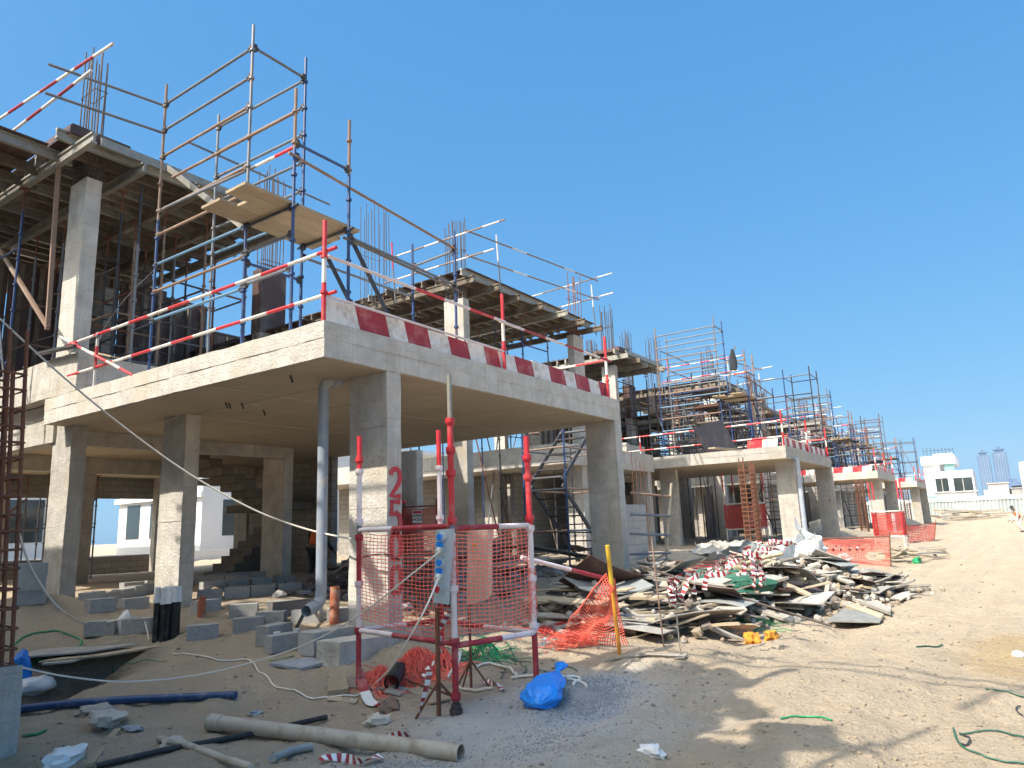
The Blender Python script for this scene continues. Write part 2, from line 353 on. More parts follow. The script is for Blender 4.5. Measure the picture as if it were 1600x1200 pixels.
# ------------------------------------------------------------------ ground sheet
def axis(lo, hi, fine_a, fine_b, h, g):
    xs = [fine_a]; 
    while xs[-1] < fine_b: xs.append(xs[-1] + h)
    st = h
    while xs[-1] < hi: st *= g; xs.append(xs[-1] + st)
    st = h
    while xs[0] > lo: st *= g; xs.insert(0, xs[0] - st)
    return xs
gx = axis(-400, 1750, -4.6, 8.5, .055, 1.055); gy = axis(-900, 900, -7.5, 4.2, .06, 1.065)
gv = []; gf = []
for y in gy:
    for x in gx: gv.append((x, y, ground(x, y)))
nx = len(gx)
for j in range(len(gy) - 1):
    for i in range(nx - 1): gf.append((j * nx + i, j * nx + i + 1, (j + 1) * nx + i + 1, (j + 1) * nx + i))
gm = bpy.data.meshes.new('ground'); gm.from_pydata(gv, [], gf); gm.polygons.foreach_set('use_smooth', [True] * len(gf)); gm.update()
go = bpy.data.objects.new('ground', gm); COL.objects.link(go); go['kind'] = 'structure'; go['label'] = 'pale dry sand of the site and its track'
sm = mat('sand', (.50, .405, .295), (.42, .335, .24), 1.3, .95, .6, 22, c3=(.41, .335, .245), c3_scale=.55, c3_lo=.5, c3_hi=.72, spec=.15)
nt = sm.node_tree; L = nt.links; b = nt.nodes['Principled BSDF']
hs = [n for n in nt.nodes if n.type == 'HUE_SAT'][0]
geo = [n for n in nt.nodes if n.type == 'NEW_GEOMETRY'][0]
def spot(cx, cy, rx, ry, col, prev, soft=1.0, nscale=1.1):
    """a patch of another soil (stone dust, damp sand), or darkened for shade, at one place"""
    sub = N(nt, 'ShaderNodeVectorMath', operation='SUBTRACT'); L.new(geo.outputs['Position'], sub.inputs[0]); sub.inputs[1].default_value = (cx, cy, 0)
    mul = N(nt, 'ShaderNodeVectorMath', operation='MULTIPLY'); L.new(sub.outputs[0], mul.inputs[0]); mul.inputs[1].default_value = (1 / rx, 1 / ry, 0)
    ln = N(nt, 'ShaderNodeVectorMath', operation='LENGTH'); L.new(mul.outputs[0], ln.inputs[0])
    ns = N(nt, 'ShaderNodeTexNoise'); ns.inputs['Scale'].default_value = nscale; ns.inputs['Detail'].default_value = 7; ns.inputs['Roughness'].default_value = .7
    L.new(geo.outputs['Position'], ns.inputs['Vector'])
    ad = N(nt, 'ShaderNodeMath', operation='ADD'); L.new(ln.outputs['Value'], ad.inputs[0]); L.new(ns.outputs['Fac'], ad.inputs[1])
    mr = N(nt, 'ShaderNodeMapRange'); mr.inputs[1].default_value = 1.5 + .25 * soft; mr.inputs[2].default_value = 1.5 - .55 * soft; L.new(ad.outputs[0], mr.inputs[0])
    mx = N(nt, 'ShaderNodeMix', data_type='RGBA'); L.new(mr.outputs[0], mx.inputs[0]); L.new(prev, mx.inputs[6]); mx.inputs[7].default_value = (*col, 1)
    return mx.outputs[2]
src = hs.inputs['Color'].links[0].from_socket
src = spot(-.2, -3.0, 1.9, 1.2, (.53, .50, .455), src)
src = spot(.55, -2.9, .9, .55, (.42, .44, .46), src, .7, 2.5)
src = spot(3.8, 4.0, 5.0, 3.4, (.37, .31, .235), src)  # ground below the slab darkened to stand in for its shade
src = spot(4.4, -6.4, 1.5, .7, (.40, .30, .18), src, .5, 2)
src = spot(-1.2, 3.1, 1.0, .7, (.11, .09, .07), src, .8, 2)  # damp pit sand, darkened further in place of a deeper hole's shade
bpn = [n for n in nt.nodes if n.type == 'BUMP'][0]; nb2 = N(nt, 'ShaderNodeTexNoise'); nb2.inputs['Scale'].default_value = 5.5; nb2.inputs['Detail'].default_value = 9; nb2.inputs['Roughness'].default_value = .72; L.new(geo.outputs['Position'], nb2.inputs['Vector'])
bp2 = N(nt, 'ShaderNodeBump'); bp2.inputs['Strength'].default_value = .9; bp2.inputs['Distance'].default_value = .09; L.new(nb2.outputs['Fac'], bp2.inputs['Height']); L.new(bp2.outputs[0], bpn.inputs['Normal'])
# compacted wheel tracks run along the street
mt_ = N(nt, 'ShaderNodeMapping'); mt_.inputs['Scale'].default_value = (.10, 1.5, 1); mt_.inputs['Rotation'].default_value = (0, 0, math.radians(4)); L.new(geo.outputs['Position'], mt_.inputs[0])
nk = N(nt, 'ShaderNodeTexNoise'); nk.inputs['Scale'].default_value = 1.4; nk.inputs['Detail'].default_value = 6; nk.inputs['Roughness'].default_value = .6; L.new(mt_.outputs[0], nk.inputs['Vector'])
rk = N(nt, 'ShaderNodeMapRange'); rk.inputs[1].default_value = .50; rk.inputs[2].default_value = .66; rk.inputs[4].default_value = .5; L.new(nk.outputs['Fac'], rk.inputs[0])
mk = N(nt, 'ShaderNodeMix', data_type='RGBA'); L.new(rk.outputs[0], mk.inputs[0]); L.new(src, mk.inputs[6]); mk.inputs[7].default_value = (.38, .31, .225, 1); src = mk.outputs[2]
# fine grit
ng = N(nt, 'ShaderNodeTexNoise'); ng.inputs['Scale'].default_value = 38; ng.inputs['Detail'].default_value = 4; L.new(geo.outputs['Position'], ng.inputs['Vector'])
rg = N(nt, 'ShaderNodeMapRange'); rg.inputs[1].default_value = .60; rg.inputs[2].default_value = .70; rg.inputs[4].default_value = .3; L.new(ng.outputs['Fac'], rg.inputs[0])
mx = N(nt, 'ShaderNodeMix', data_type='RGBA'); L.new(rg.outputs[0], mx.inputs[0]); L.new(src, mx.inputs[6]); mx.inputs[7].default_value = (.34, .26, .17, 1)
L.new(mx.outputs[2], hs.inputs['Color'])
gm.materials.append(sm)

def icos(mb, c, r, mt, sq=(1, 1, 1)):
    t = 1.618; vs = [(-1, t, 0), (1, t, 0), (-1, -t, 0), (1, -t, 0), (0, -1, t), (0, 1, t), (0, -1, -t), (0, 1, -t), (t, 0, -1), (t, 0, 1), (-t, 0, -1), (-t, 0, 1)]
    R = Matrix.Rotation(random.random() * 6.28, 3, 'Z') @ Matrix.Rotation(random.random() * 6.28, 3, 'X')
    vs = [R @ V(q) * (r / 1.9) * random.uniform(.75, 1.2) for q in vs]
    mb.add([V((q.x * sq[0], q.y * sq[1], q.z * sq[2])) + V(c) for q in vs], [(0, 11, 5), (0, 5, 1), (0, 1, 7), (0, 7, 10), (0, 10, 11), (1, 5, 9), (5, 11, 4), (11, 10, 2), (10, 7, 6), (7, 1, 8), (3, 9, 4), (3, 4, 2), (3, 2, 6), (3, 6, 8), (3, 8, 9), (4, 9, 5), (2, 4, 11), (6, 2, 10), (8, 6, 7), (9, 8, 1)], mt)
# loose grit and clods nobody could count
mb = MB()
for k in range(3600):
    if k < 1300: px, py = random.uniform(40, 1600), random.uniform(960, 1200)
    else: px, py = random.uniform(560, 1600), random.uniform(840, 1200)
    p = AG(px, py)
    if p.x > 45: continue
    dd = (p - CAMP).length; r = random.choice((.005, .006, .008, .010, .013, .02)) * (.8 + dd * .04)
    icos(mb, (p.x, p.y, ground(p.x, p.y) + r * .1), r, random.choice((sm, sm, sm, sm, WOODD)), (1, 1, .6))
tag(mb.build('grit'), 'loose grit and clods strewn over the sand', None, None, 'stuff')
mb = MB()
for k in range(5200):
    a = random.random() * 6.28; rr = abs(random.gauss(0, .36))
    x, y = .66 + rr * math.cos(a) * 1.0, -2.92 + rr * math.sin(a) * .6
    r = random.uniform(.004, .0095); icos(mb, (x, y, ground(x, y) + r * .4), r, random.choice((STONE, CMU, STONE, CMU)))
for cx, cy, n in ((-.75, -3.35, 500), (-1.45, -2.75, 300), (2.0, 2.2, 300)):
    for k in range(n):
        x, y = random.gauss(cx, .22), random.gauss(cy, .16); r = random.uniform(.004, .008); icos(mb, (x, y, ground(x, y) + r * .4), r, random.choice((STONE, CMU, CMU)))
tag(mb.build('gravel'), 'small heap of blue grey gravel beside the blue bag', None, None, 'stuff')

# ------------------------------------------------------------------ houses
ORD = ['nearest house', 'second house', 'third house', 'farthest house']
def cl_rail(mb, p, q, mts, r=.024, seg=.5): mb.stripe(p, q, r, seg, mts)

def painted_number(par, ox, txt):
    # stencilled digits stacked down the narrow face of the front column
    segs = {'2': [(-.5, .78), (-.42, .93), (-.2, 1), (.2, 1), (.42, .93), (.5, .76), (.5, .62), (.36, .46), (-.5, 0), (.55, 0)],
            '5': [(.5, 1), (-.42, 1), (-.45, .58), (.1, .62), (.4, .54), (.5, .38), (.5, .2), (.38, .06), (.1, 0), (-.3, 0), (-.5, .1)],
            '0l': [(-.08, 1), (-.34, .93), (-.48, .75), (-.5, .5), (-.48, .25), (-.34, .07), (-.08, 0)],
            '0r': [(.08, 1), (.34, .93), (.48, .75), (.5, .5), (.48, .25), (.34, .07), (.08, 0)]}
    zs = [(733, 775), (784, 831), (834, 874), (886, 928)]
    for ch, (ya, yb) in zip(txt, zs):
        za = AY(616, ya, .02).z; zb = AY(618, yb, .02).z; h = za - zb; cx = ox + 1.225; wd = .165; st = .068
        mb = MB()
        for key in (['0l', '0r'] if ch == '0' else [ch]):
            pts = [V((cx + u * wd, 0.009, zb + v * h)) for u, v in segs[key]]
            L_ = []
            for i, q in enumerate(pts):
                d = (pts[min(i + 1, len(pts) - 1)] - pts[max(i - 1, 0)]).normalized(); nrm = V((-d.z, 0, d.x))
                L_.append((q - nrm * st / 2, q + nrm * st / 2))
            for i in range(len(L_) - 1):
                a, b_, c, d = L_[i][0], L_[i][1], L_[i + 1][1], L_[i + 1][0]; t = V((0, .02, 0))
                mb.add([a, b_, c, d, a + t, b_ + t, c + t, d + t], [(0, 1, 2, 3), (7, 6, 5, 4), (0, 4, 5, 1), (1, 5, 6, 2), (2, 6, 7, 3), (3, 7, 4, 0)], RED)
        mb.build('painted_digit', par)

COLS = [(1.08, .02), (1.12, 4.72), (.35, 7.0), (7.67, 0.0)]
def house_frame(k):
    ox = k * D; near = k == 0; st = .14 if near else (.3 if k == 1 else .8); am = .008
    lab = ['bare concrete nearest house with red 2500 stencilled down its front column',
           'second bare concrete house along the row, just beyond the large rubble heap',
           'third bare concrete house along the row, with a tall stair scaffold above',
           'farthest bare concrete house of the row, beside the white villa'][k]
    t = thing('unfinished_house', lab, 'unfinished house', (ox, 0, 0), 'unfinished houses along the street')
    mb = MB(); mb.rbox((ox, 0, 3.92), (ox + 7.93, 7.34, SL), CONC, st, am); mb.rbox((ox + .007, .007, SO), (ox + 7.922, 7.33, 3.95), CONC, st, am, 3)
    sl_ = mb.build('terrace_slab', t)
    mb = MB(); mb.rbox((ox + .03, .03, SO - .006), (ox + 7.9, 7.3, SO + .01), CONC2, .5, .001); mb.build('soffit', t)  # thin plate carrying the bounce-warmed colour
    if near:      # shuttering joints and cut-off ties of the soffit
        mb = MB()
        for x in (1.22, 2.44, 3.66, 4.88, 6.10, 7.32): mb.box((x - .006, .1, SO - .012), (x + .006, 7.2, SO + .0), CONC)
        for y in (2.44, 4.88): mb.box((.1, y - .006, SO - .0115), (7.8, y + .006, SO), CONC)
        mb.build('shutter_seam', t)
        for px, py in ((352, 628), (357, 629), (377, 629), (453, 586), (411, 640)):
            p = AZ(px, py, SO); mb = MB(); mb.bar(p + V((0, 0, .01)), p + V((.03, -.02, -.10)), .018, .018, DARK); mb.build('cut_tie', t)
    for i, (x, y) in enumerate(COLS):
        mb = MB(); mb.rbox((ox + x, y, -.4), (ox + x + .26, y + .7, SO), CONC, st * .6, am * (1.1 if near else .8), i); 
        if near:
            for z in (2.95, 1.9): mb.box((ox + x - .004, y - .004, z), (ox + x + .264, y + .704, z + .012), CONC)
        c = mb.build('column', t)
        if i == 0 and near: painted_number(c, ox, '2500')
        if i == 3 and k < 3:
            mb = MB(); q = [V((ox + x - .004, y + .22 + a, 2.2 + c_)) for a, c_ in ((-.06, .05), (.06, .05), (0, -.04))]
            mb.add(q + [v + V((.01, 0, 0)) for v in q], [(0, 1, 2), (5, 4, 3), (0, 3, 4, 1), (1, 4, 5, 2), (2, 5, 3, 0)], MAROON); mb.build('painted_level_mark', c)
    # main block behind the terrace
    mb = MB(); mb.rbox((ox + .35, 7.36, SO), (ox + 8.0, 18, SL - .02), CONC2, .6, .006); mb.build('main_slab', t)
    for a, b_ in (((.36, 7.62, 3.40), (5.64, 7.86, SO - .002)), ((.36, 12.0, 3.30), (8, 12.25, SO - .002)), ((5.66, 12.3, 3.1), (7.9, 12.6, 3.29))):
        mb = MB(); mb.rbox((ox + a[0], a[1], a[2]), (ox + b_[0], b_[1], b_[2]), CONC, .3, .006); mb.build('beam', t)
    mb = MB(); mb.rbox((ox + .30, 7.62, 3.42), (ox + .62, 18, SL + .01), CONC, .25, .008); mb.build('edge_beam', t)
    mb = MB(); mb.rbox((ox + .04, 6.32, SL + .03), (ox + .30, 18, 4.86), CONC, .2, .012); mb.rbox((ox + .302, 6.33, SL + .03), (ox + 1.9, 6.56, 4.80), CONC, .2, .012); mb.build('upstand', t)
    for x, y, w_, d_ in ((5.4, 7.64, .25, .8), (2.6, 12.26, .7, .25), (.36, 12.3, .3, .6), (7.7, 12.3, .26, .6), (2.6, 17, .6, .25), (7.55, 17, .45, .25), (.4, 17.3, .3, .6)):
        mb = MB(); mb.rbox((ox + x, y, -.3), (ox + x + w_, y + d_, SO - .003), CONC, .4, .006); mb.build('column', t)
    # rear and side walls of laid blocks with openings
    def wall(a, b_): 
        mb = MB(); mb.box((ox + a[0], a[1], a[2]), (ox + b_[0], b_[1], b_[2]), MATS['block_wall']); mb.build('block_wall', t)
    wall((.7, 17.4, .2), (8, 17.6, 1.18)); wall((.7, 17.4, 3.0), (8, 17.6, SO - .01))
    wall((7.75, 12.02, .2), (9.6, 12.24, 3.28)); wall((7.72, 8.6, .2), (7.92, 12, SO - .01))
    wall((2.4, 10.6, SL), (2.6, 13, 7.6))
    for i in range(10):  # dark panels added so the space under the decks reads as deep shade
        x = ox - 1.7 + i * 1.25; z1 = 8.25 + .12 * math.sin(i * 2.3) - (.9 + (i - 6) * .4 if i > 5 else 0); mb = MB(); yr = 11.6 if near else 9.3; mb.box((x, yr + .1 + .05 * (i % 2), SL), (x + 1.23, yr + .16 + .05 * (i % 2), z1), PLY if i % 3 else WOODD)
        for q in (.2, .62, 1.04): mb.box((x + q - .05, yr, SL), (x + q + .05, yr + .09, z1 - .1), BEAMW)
        mb.build('dark_backing_panel', t)
    if not near:
        for i, x in enumerate((1.2, 2.5, 3.8, 5.7, 8.4, 9.7, 11.0, 12.3)):  # dark sheets standing in for shade inside the farther ground floors
            y = 8.0 if x < 8 else 6.2; mb = MB(); mb.box((ox + x, y + .05 * (i % 2), .35), (ox + x + 1.2, y + .06 + .05 * (i % 2), 3.35 - .5 * (i % 3 == 1)), (PLY, WOODD, bw, DARK)[i % 4]); mb.build('dark_backing_panel', t)
    # stair
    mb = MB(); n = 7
    for i in range(n): mb.box((ox + 5.95 + i * .25, 10.6, .3), (ox + 5.95 + (i + 1) * .25, 11.6, .55 + (i + 1) * .19), MATS['shaded_stair_concrete'])
    mb.box((ox + 6.55, 9.3, 2.28), (ox + 7.7, 11.6, 2.48), MATS['shaded_stair_concrete'])
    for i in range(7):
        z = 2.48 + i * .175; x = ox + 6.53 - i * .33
        mb.box((x - .33, 9.35, z - .05), (x, 10.4, z + .165), MATS['shaded_stair_concrete'])
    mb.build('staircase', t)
    # upper storey
    for i, (x, y, w_, d_, z1, sleeve) in enumerate(((.08, 6.64, .27, .62, 8.22, 0), (5.15, 8.4, .7, .3, 8.3, 1), (.1, 12.5, .27, .6, 8.3, 0), (5.2, 12.5, .6, .3, 8.3, 0))):
        mb = MB(); mb.rbox((ox + x, y, SL - .05), (ox + x + w_, y + d_, z1), CONC, st, am * .7, i + 9); c = mb.build('column', t)
        if sleeve:
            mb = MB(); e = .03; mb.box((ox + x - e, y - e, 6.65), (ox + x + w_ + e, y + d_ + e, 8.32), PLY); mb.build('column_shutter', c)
    # tall columns and block of the neighbouring unit
    for x, y, w_, d_, z1 in ((9.85, 5.6, .27, .7, 8.1), (9.9, 7.5, .27, .6, 3.9), (16.2, 5.6, .7, .27, 8.3)):
        mb = MB(); mb.rbox((ox + x, y, -.2), (ox + x + w_, y + d_, z1), CONC, .25 if near else .6, .008, 4); mb.build('column', t)
    mb = MB(); mb.rbox((ox + 13.9, 4.9, 3.5), (ox + 20.8, 18, 4.16), CONC, .5, .01); mb.build('rear_slab', t)
    for x, y in ((15.2, 5), (15.2, 8.5), (17.5, 5), (20.4, 5)):
        mb = MB(); mb.rbox((ox + x, y, -.2), (ox + x + .3, y + .6, 3.5), CONC, .5, .006); mb.build('column', t)
    wall((15.6, 8.0, .2), (20.6, 8.2, 3.45)); wall((15.5, 8.4, .2), (15.7, 17, 3.45)); wall((17.9, 6.3, .2), (20.3, 6.5, 3.48))
    if near:
        mb = MB(); p = AX(930, 845, 7.665); mb.tube((7.664, p.y, p.z), (7.67, p.y, p.z), .06, CONC2, 14); mb.build('cement_blob', t)
    return t
bw = mat('block_wall', (.33, .31, .28), (.25, .235, .21), 9, .95, .4, 60)
nt = bw.node_tree; L = nt.links; hs = [n for n in nt.nodes if n.type == 'HUE_SAT'][0]; geo = [n for n in nt.nodes if n.type == 'NEW_GEOMETRY'][0]
sx = N(nt, 'ShaderNodeSeparateXYZ'); L.new(geo.outputs['Position'], sx.inputs[0]); ad = N(nt, 'ShaderNodeMath', operation='ADD'); L.new(sx.outputs[0], ad.inputs[0]); L.new(sx.outputs[1], ad.inputs[1])
cx = N(nt, 'ShaderNodeCombineXYZ'); L.new(ad.outputs[0], cx.inputs[0]); L.new(sx.outputs[2], cx.inputs[1])
br = N(nt, 'ShaderNodeTexBrick'); br.inputs['Scale'].default_value = 1; br.inputs['Brick Width'].default_value = .4; br.inputs['Row Height'].default_value = .2; br.inputs['Mortar Size'].default_value = .012
br.inputs['Color1'].default_value = (1, 1, 1, 1); br.inputs['Color2'].default_value = (.85, .85, .85, 1); br.inputs['Mortar'].default_value = (.62, .6, .57, 1); L.new(cx.outputs[0], br.inputs['Vector'])
mx = N(nt, 'ShaderNodeMix', data_type='RGBA', blend_type='MULTIPLY'); mx.inputs[0].default_value = 1; L.new(hs.inputs['Color'].links[0].from_socket, mx.inputs[6]); L.new(br.outputs['Color'], mx.inputs[7]); L.new(mx.outputs[2], hs.inputs['Color'])
for k in range(4): house_frame(k)

# ------------------------------------------------------------------ bar clusters standing up out of the columns
def starter_bars(x, y, w_, d_, z0, z1, label, n=(3, 5), mt=None, r=.009, tie=True, grp='starter bars standing above the columns'):
    t = thing('starter_bar_cluster', label, 'steel bars', (x, y, z0), grp); mt = mt or BAR; mb = MB()
    for i in range(n[0]):
        for j in range(n[1]):
            if 0 < i < n[0] - 1 and 0 < j < n[1] - 1: continue
            px = x + w_ * i / (n[0] - 1); py = y + d_ * j / (n[1] - 1)
            lean = V((random.uniform(-.05, .05), random.uniform(-.05, .05), 0))
            mb.tube((px, py, z0), V((px, py, z1 + random.uniform(-.35, .15))) + lean, r, mt, 5)
    mb.build('upright_bars', t)
    if tie:
        for z in (z0 + .1, z0 + .22, z0 + .34, z0 + (z1 - z0) * random.uniform(.55, .7)):
            a, b_ = x - .015, x + w_ + .015; c, d = y - .015, y + d_ + .015
            P = [(a, c, z), (b_, c, z + .02), (b_, d, z), (a, d, z - .02), (a, c, z)]; mb = MB(); mb.path(P, r * .8, mt, 4); mb.build('link_tie', t)
    return t
for k in range(4):
    ox = k * D; h = ORD[k]
    r = (.013, .016, .02, .025)[k]
    starter_bars(ox + .12, 6.70, .2, .5, 8.15, 10.95, 'dark starter bars above the front left upper column of the ' + h, r=r)
    if not k:
        for i in range(2): starter_bars(ox + .10 + .02 * i, 6.66, .23, .56, 8.2, 8.52 + .06 * i, 'short bent bars crowding the head of the front left upper column of the nearest house', (4, 6), r=.010, tie=not i, grp='bars at the head of the left upper column')
    starter_bars(ox + 5.2, 8.42, .6, .25, 8.25, 11.2, 'dark starter bars behind the scaffold of the %s, above its shuttered column' % h, (6, 2), r=r)
    starter_bars(ox + 9.9, 5.65, .18, .6, 8.05, 10.6, 'dark starter bars above the tall right hand column of the ' + h, r=r)
    starter_bars(ox + 16.3, 5.62, .6, .2, 8.2, 10.6, 'rusty starter bars at the far right of the right hand deck of the ' + h, (4, 2), mt=RUST, r=r)
    starter_bars(ox + 9.2, 8.6, .8, .5, 7.6, 11.7, 'tall thin dark bars between the two decks of the ' + h, (6, 3), r=r * .8)
    if k: starter_bars(ox + 2.6, 9.0, .6, .3, 8.6, 10.4, 'short dark bars standing over the middle of the left deck of the ' + h, (5, 2), r=r)

# ------------------------------------------------------------------ formwork decks of the roofs
def deck(k, ox, x0, x1, y0, y1, z, label, edge=True, near=True, step=.42):
    t = thing('formwork_deck', label, 'formwork deck', (ox + x0, y0, z), 'roof formwork decks')
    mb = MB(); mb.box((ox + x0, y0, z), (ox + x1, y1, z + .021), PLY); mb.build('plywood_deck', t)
    y = y0 + .12; i = 0
    while y < y1:
        a = ox + x0 + random.uniform(-.25, .3); b_ = ox + x1 + random.uniform(-.5, .45)
        mb = MB(); f = mb.ibeam if near else mb.bar
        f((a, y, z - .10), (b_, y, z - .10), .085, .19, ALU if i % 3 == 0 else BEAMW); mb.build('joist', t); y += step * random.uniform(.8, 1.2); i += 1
    x = x0 + .12
    while x < x1 + .1:
        mb = MB(); f = mb.ibeam if near else mb.bar
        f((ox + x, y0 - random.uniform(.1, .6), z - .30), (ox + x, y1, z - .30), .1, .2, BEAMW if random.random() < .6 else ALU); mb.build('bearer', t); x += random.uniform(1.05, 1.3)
    if edge:
        mb = MB(); mb.box((ox + x0 - .02, y0 - .03, z - .06), (ox + x0 + 1.0, y0 - .008, z + .12), PLY); mb.box((ox + x0 - .045, y0 - .03, z - .06), (ox + x0 - .022, y0 + 1.2, z + .09), PLY)
        mb.bar((ox + x0 + .45, y0 - .08, z - .05), (ox + x1 - .3, y0 - .08, z - .05), .05, .16, ALU); mb.build('edge_shutter', t)
    return t
for k in range(4):
    ox = k * D; h = ORD[k]; near = k == 0
    deck(k, ox, -.45, 4.2, 6.12, 15.5, 8.72, 'timber and metal beams under brown plywood, left roof deck of the ' + h, True, near, .42 if k < 2 else .8)
    deck(k, ox, 9.7, 17.3, 5.3, 12.5, 8.86, 'wide roof deck on cantilevered beams, right side of the ' + h, False, near, .42 if k < 2 else .8)
    deck(k, ox, 5.3, 9.2, 6.9, 13, 6.7, 'lower formwork deck between the two roof decks of the ' + h, False, near, .42 if k < 2 else .8)
    t = thing('board_stack', 'untidy stack of boards on the terrace slab of the ' + h, 'board stack', (ox + 6.5, 6.8, SL), 'board stacks on the terraces'); mb = MB()
    for i in range(26):
        z = SL + .04 + i * .045; a = random.uniform(-.25, .25); x = ox + random.uniform(5.2, 6.6); y = random.uniform(6.2, 8.2); L_ = random.uniform(1.5, 3.2)
        mb.bar((x - L_ / 2 * math.cos(a), y - L_ / 2 * math.sin(a), z), (x + L_ / 2 * math.cos(a), y + L_ / 2 * math.sin(a), z + random.uniform(-.05, .15)), random.choice((.1, .2, .3)), .04, random.choice((WOODD, BEAMW, PLY, BEAMW, PLYG)))
    mb.build('boards', t)
    mb = MB()
    for i in range(7):  # unseen dark sheets added to cut light bounced off the slab top
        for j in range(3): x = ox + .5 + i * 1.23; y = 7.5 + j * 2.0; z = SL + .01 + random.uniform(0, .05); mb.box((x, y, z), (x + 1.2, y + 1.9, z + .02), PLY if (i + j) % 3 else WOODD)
    solo(mb, 'bounce_cut_sheets', 'unseen dark sheets added against bounced light on the upper floor of the ' + h, 'sheets', 'unseen sheets added on the upper floors')
    # reinforcement laid on top
    if k:
        mb = MB()
        for i in range(26):
            x = ox + .1 + i * .16; mb.tube((x, 6.4, 8.8 + .03 * (i % 2)), (x, 12, 8.8), .010, RUST, 4)
        for i in range(16): mb.tube((ox - .2, 6.5 + i * .25, 8.86), (ox + 4.1, 6.5 + i * .25, 8.86), .010, RUST, 4)
        for i in range(20): x = ox + i * .21; mb.path([(x, 6.4, 8.8), (x, 6.4, 9.02), (x + .05, 6.75, 9.02)], .010, RUST, 4)
        solo(mb, 'roof_mesh', 'rusty reinforcement mat laid over the left roof deck of the ' + h, 'steel mat', 'reinforcement mats on the decks')
# second stretch of the left deck, stepping out to the left
t = deck(0, 0, -1.6, -.55, 6.75, 15, 8.62, 'stretch of roof deck overhanging at the far left edge of the picture', False, True, .8)

# ------------------------------------------------------------------ shoring under the decks
def cup(mb, x, y, z, mt, r=.024): mb.tube((x, y, z - .018), (x, y, z + .018), r * 1.85, mt, 8)
def standard(mb, x, y, z0, z1, mt, r=.024, cups=None, n=8, step=.5):
    if isinstance(mt, tuple): 
        zm = z1 - mt[2]; mb.tube((x, y, z0), (x, y, zm), r, mt[0], n); mb.tube((x, y, zm), (x, y, z1), r, mt[1], n); m_ = lambda z: mt[0] if z < zm else mt[1]
    else: mb.tube((x, y, z0), (x, y, z1), r, mt, n); m_ = lambda z: mt
    z = (z0 + .25) if cups is None else cups
    while z < z1 - .05: cup(mb, x, y, z, m_(z), r); z += step
def shoring(label, xs, ys, z0, z1, levels, near=True, mts=(DARK, BROWN, DARK, GREY, DARK, RUST), jack=True, skip=()):
    t = thing('shoring_scaffold', label, 'shoring', (xs[0], ys[0], z0), 'shoring under the decks')
    n = 7 if near else 4
    pts = {}
    for i, x in enumerate(xs):
        for j, y in enumerate(ys):
            if (i, j) in skip: continue
            pts[(i, j)] = (x + random.uniform(-.03, .03), y + random.uniform(-.03, .03))
            mb = MB(); mt = random.choice(mts); r = .024 if near else .028; px, py = pts[(i, j)]
            if near: standard(mb, px, py, z0, z1 - .45, mt, r); mb.tube((px, py, z1 - .46), (px, py, z1), .017, RUST, 6); mb.box((px - .08, py - .08, z1), (px + .08, py + .08, z1 + .01), RUST)
            else: mb.tube((px, py, z0), (px, py, z1), r, mt, n)
            mb.build('standard', t)
    c = 0
    for z in levels:
        for (i, j), p in pts.items():
            for q in ((i + 1, j), (i, j + 1)):
                if q in pts and random.random() < .8 and c < 90:
                    mb = MB(); mb.tube((*p, z + random.uniform(-.02, .02)), (*pts[q], z), .022 if near else .026, random.choice(mts), n); mb.build('ledger', t); c += 1
    for q in range(5):
        (i, j) = random.choice(list(pts)); p = pts[(i, j)]; nb = [u for u in ((i + 1, j), (i, j + 1)) if u in pts]
        if nb: 
            u = pts[random.choice(nb)]; mb = MB(); mb.tube((*p, z0 + .3), (*u, z1 - .6), .022, random.choice((BROWN, RUST, GREY)), n); mb.build('brace', t)
    return t
for k in range(4):
    ox = k * D; h = ORD[k]; near = k < 2
    shoring('dense dark and rusty shoring below the left roof deck of the ' + h, [ox + a for a in ((.9, 1.8, 2.7, 3.7) if k == 0 else (1.1, 2.7, 4.1))], (7.0, 8.2, 9.4, 10.6, 11.8, 13), SL, 8.36, (5.0, 5.9, 6.8, 7.7), near)
    shoring('shoring of blue and dark tubes below the right roof deck of the ' + h, [ox + a for a in (10.6, 12.2, 13.8, 15.4)], (6.2, 8.0, 9.8), .5 if k == 0 else 4.2, 8.5, (5.6, 6.7, 7.6), near, (BLUE, DARK, BLUE, GREY))
shoring('shoring on the slab behind the left column, under the overhanging deck', [-1.3, -.35], (8.2, 9.6, 11.2, 13), SL, 8.3, (5.6, 7.1), True, (BROWN, BLUE, DARK, GREY), skip=((0, 0),))
shoring('dark shoring tubes standing in the open rear bays of the nearest house', [1.2, 3.4, 4.7], (15.0, 16.4, 18.6), .4, 3.5, (1.15, 2.05), True, (DARK, DARK, GREY))
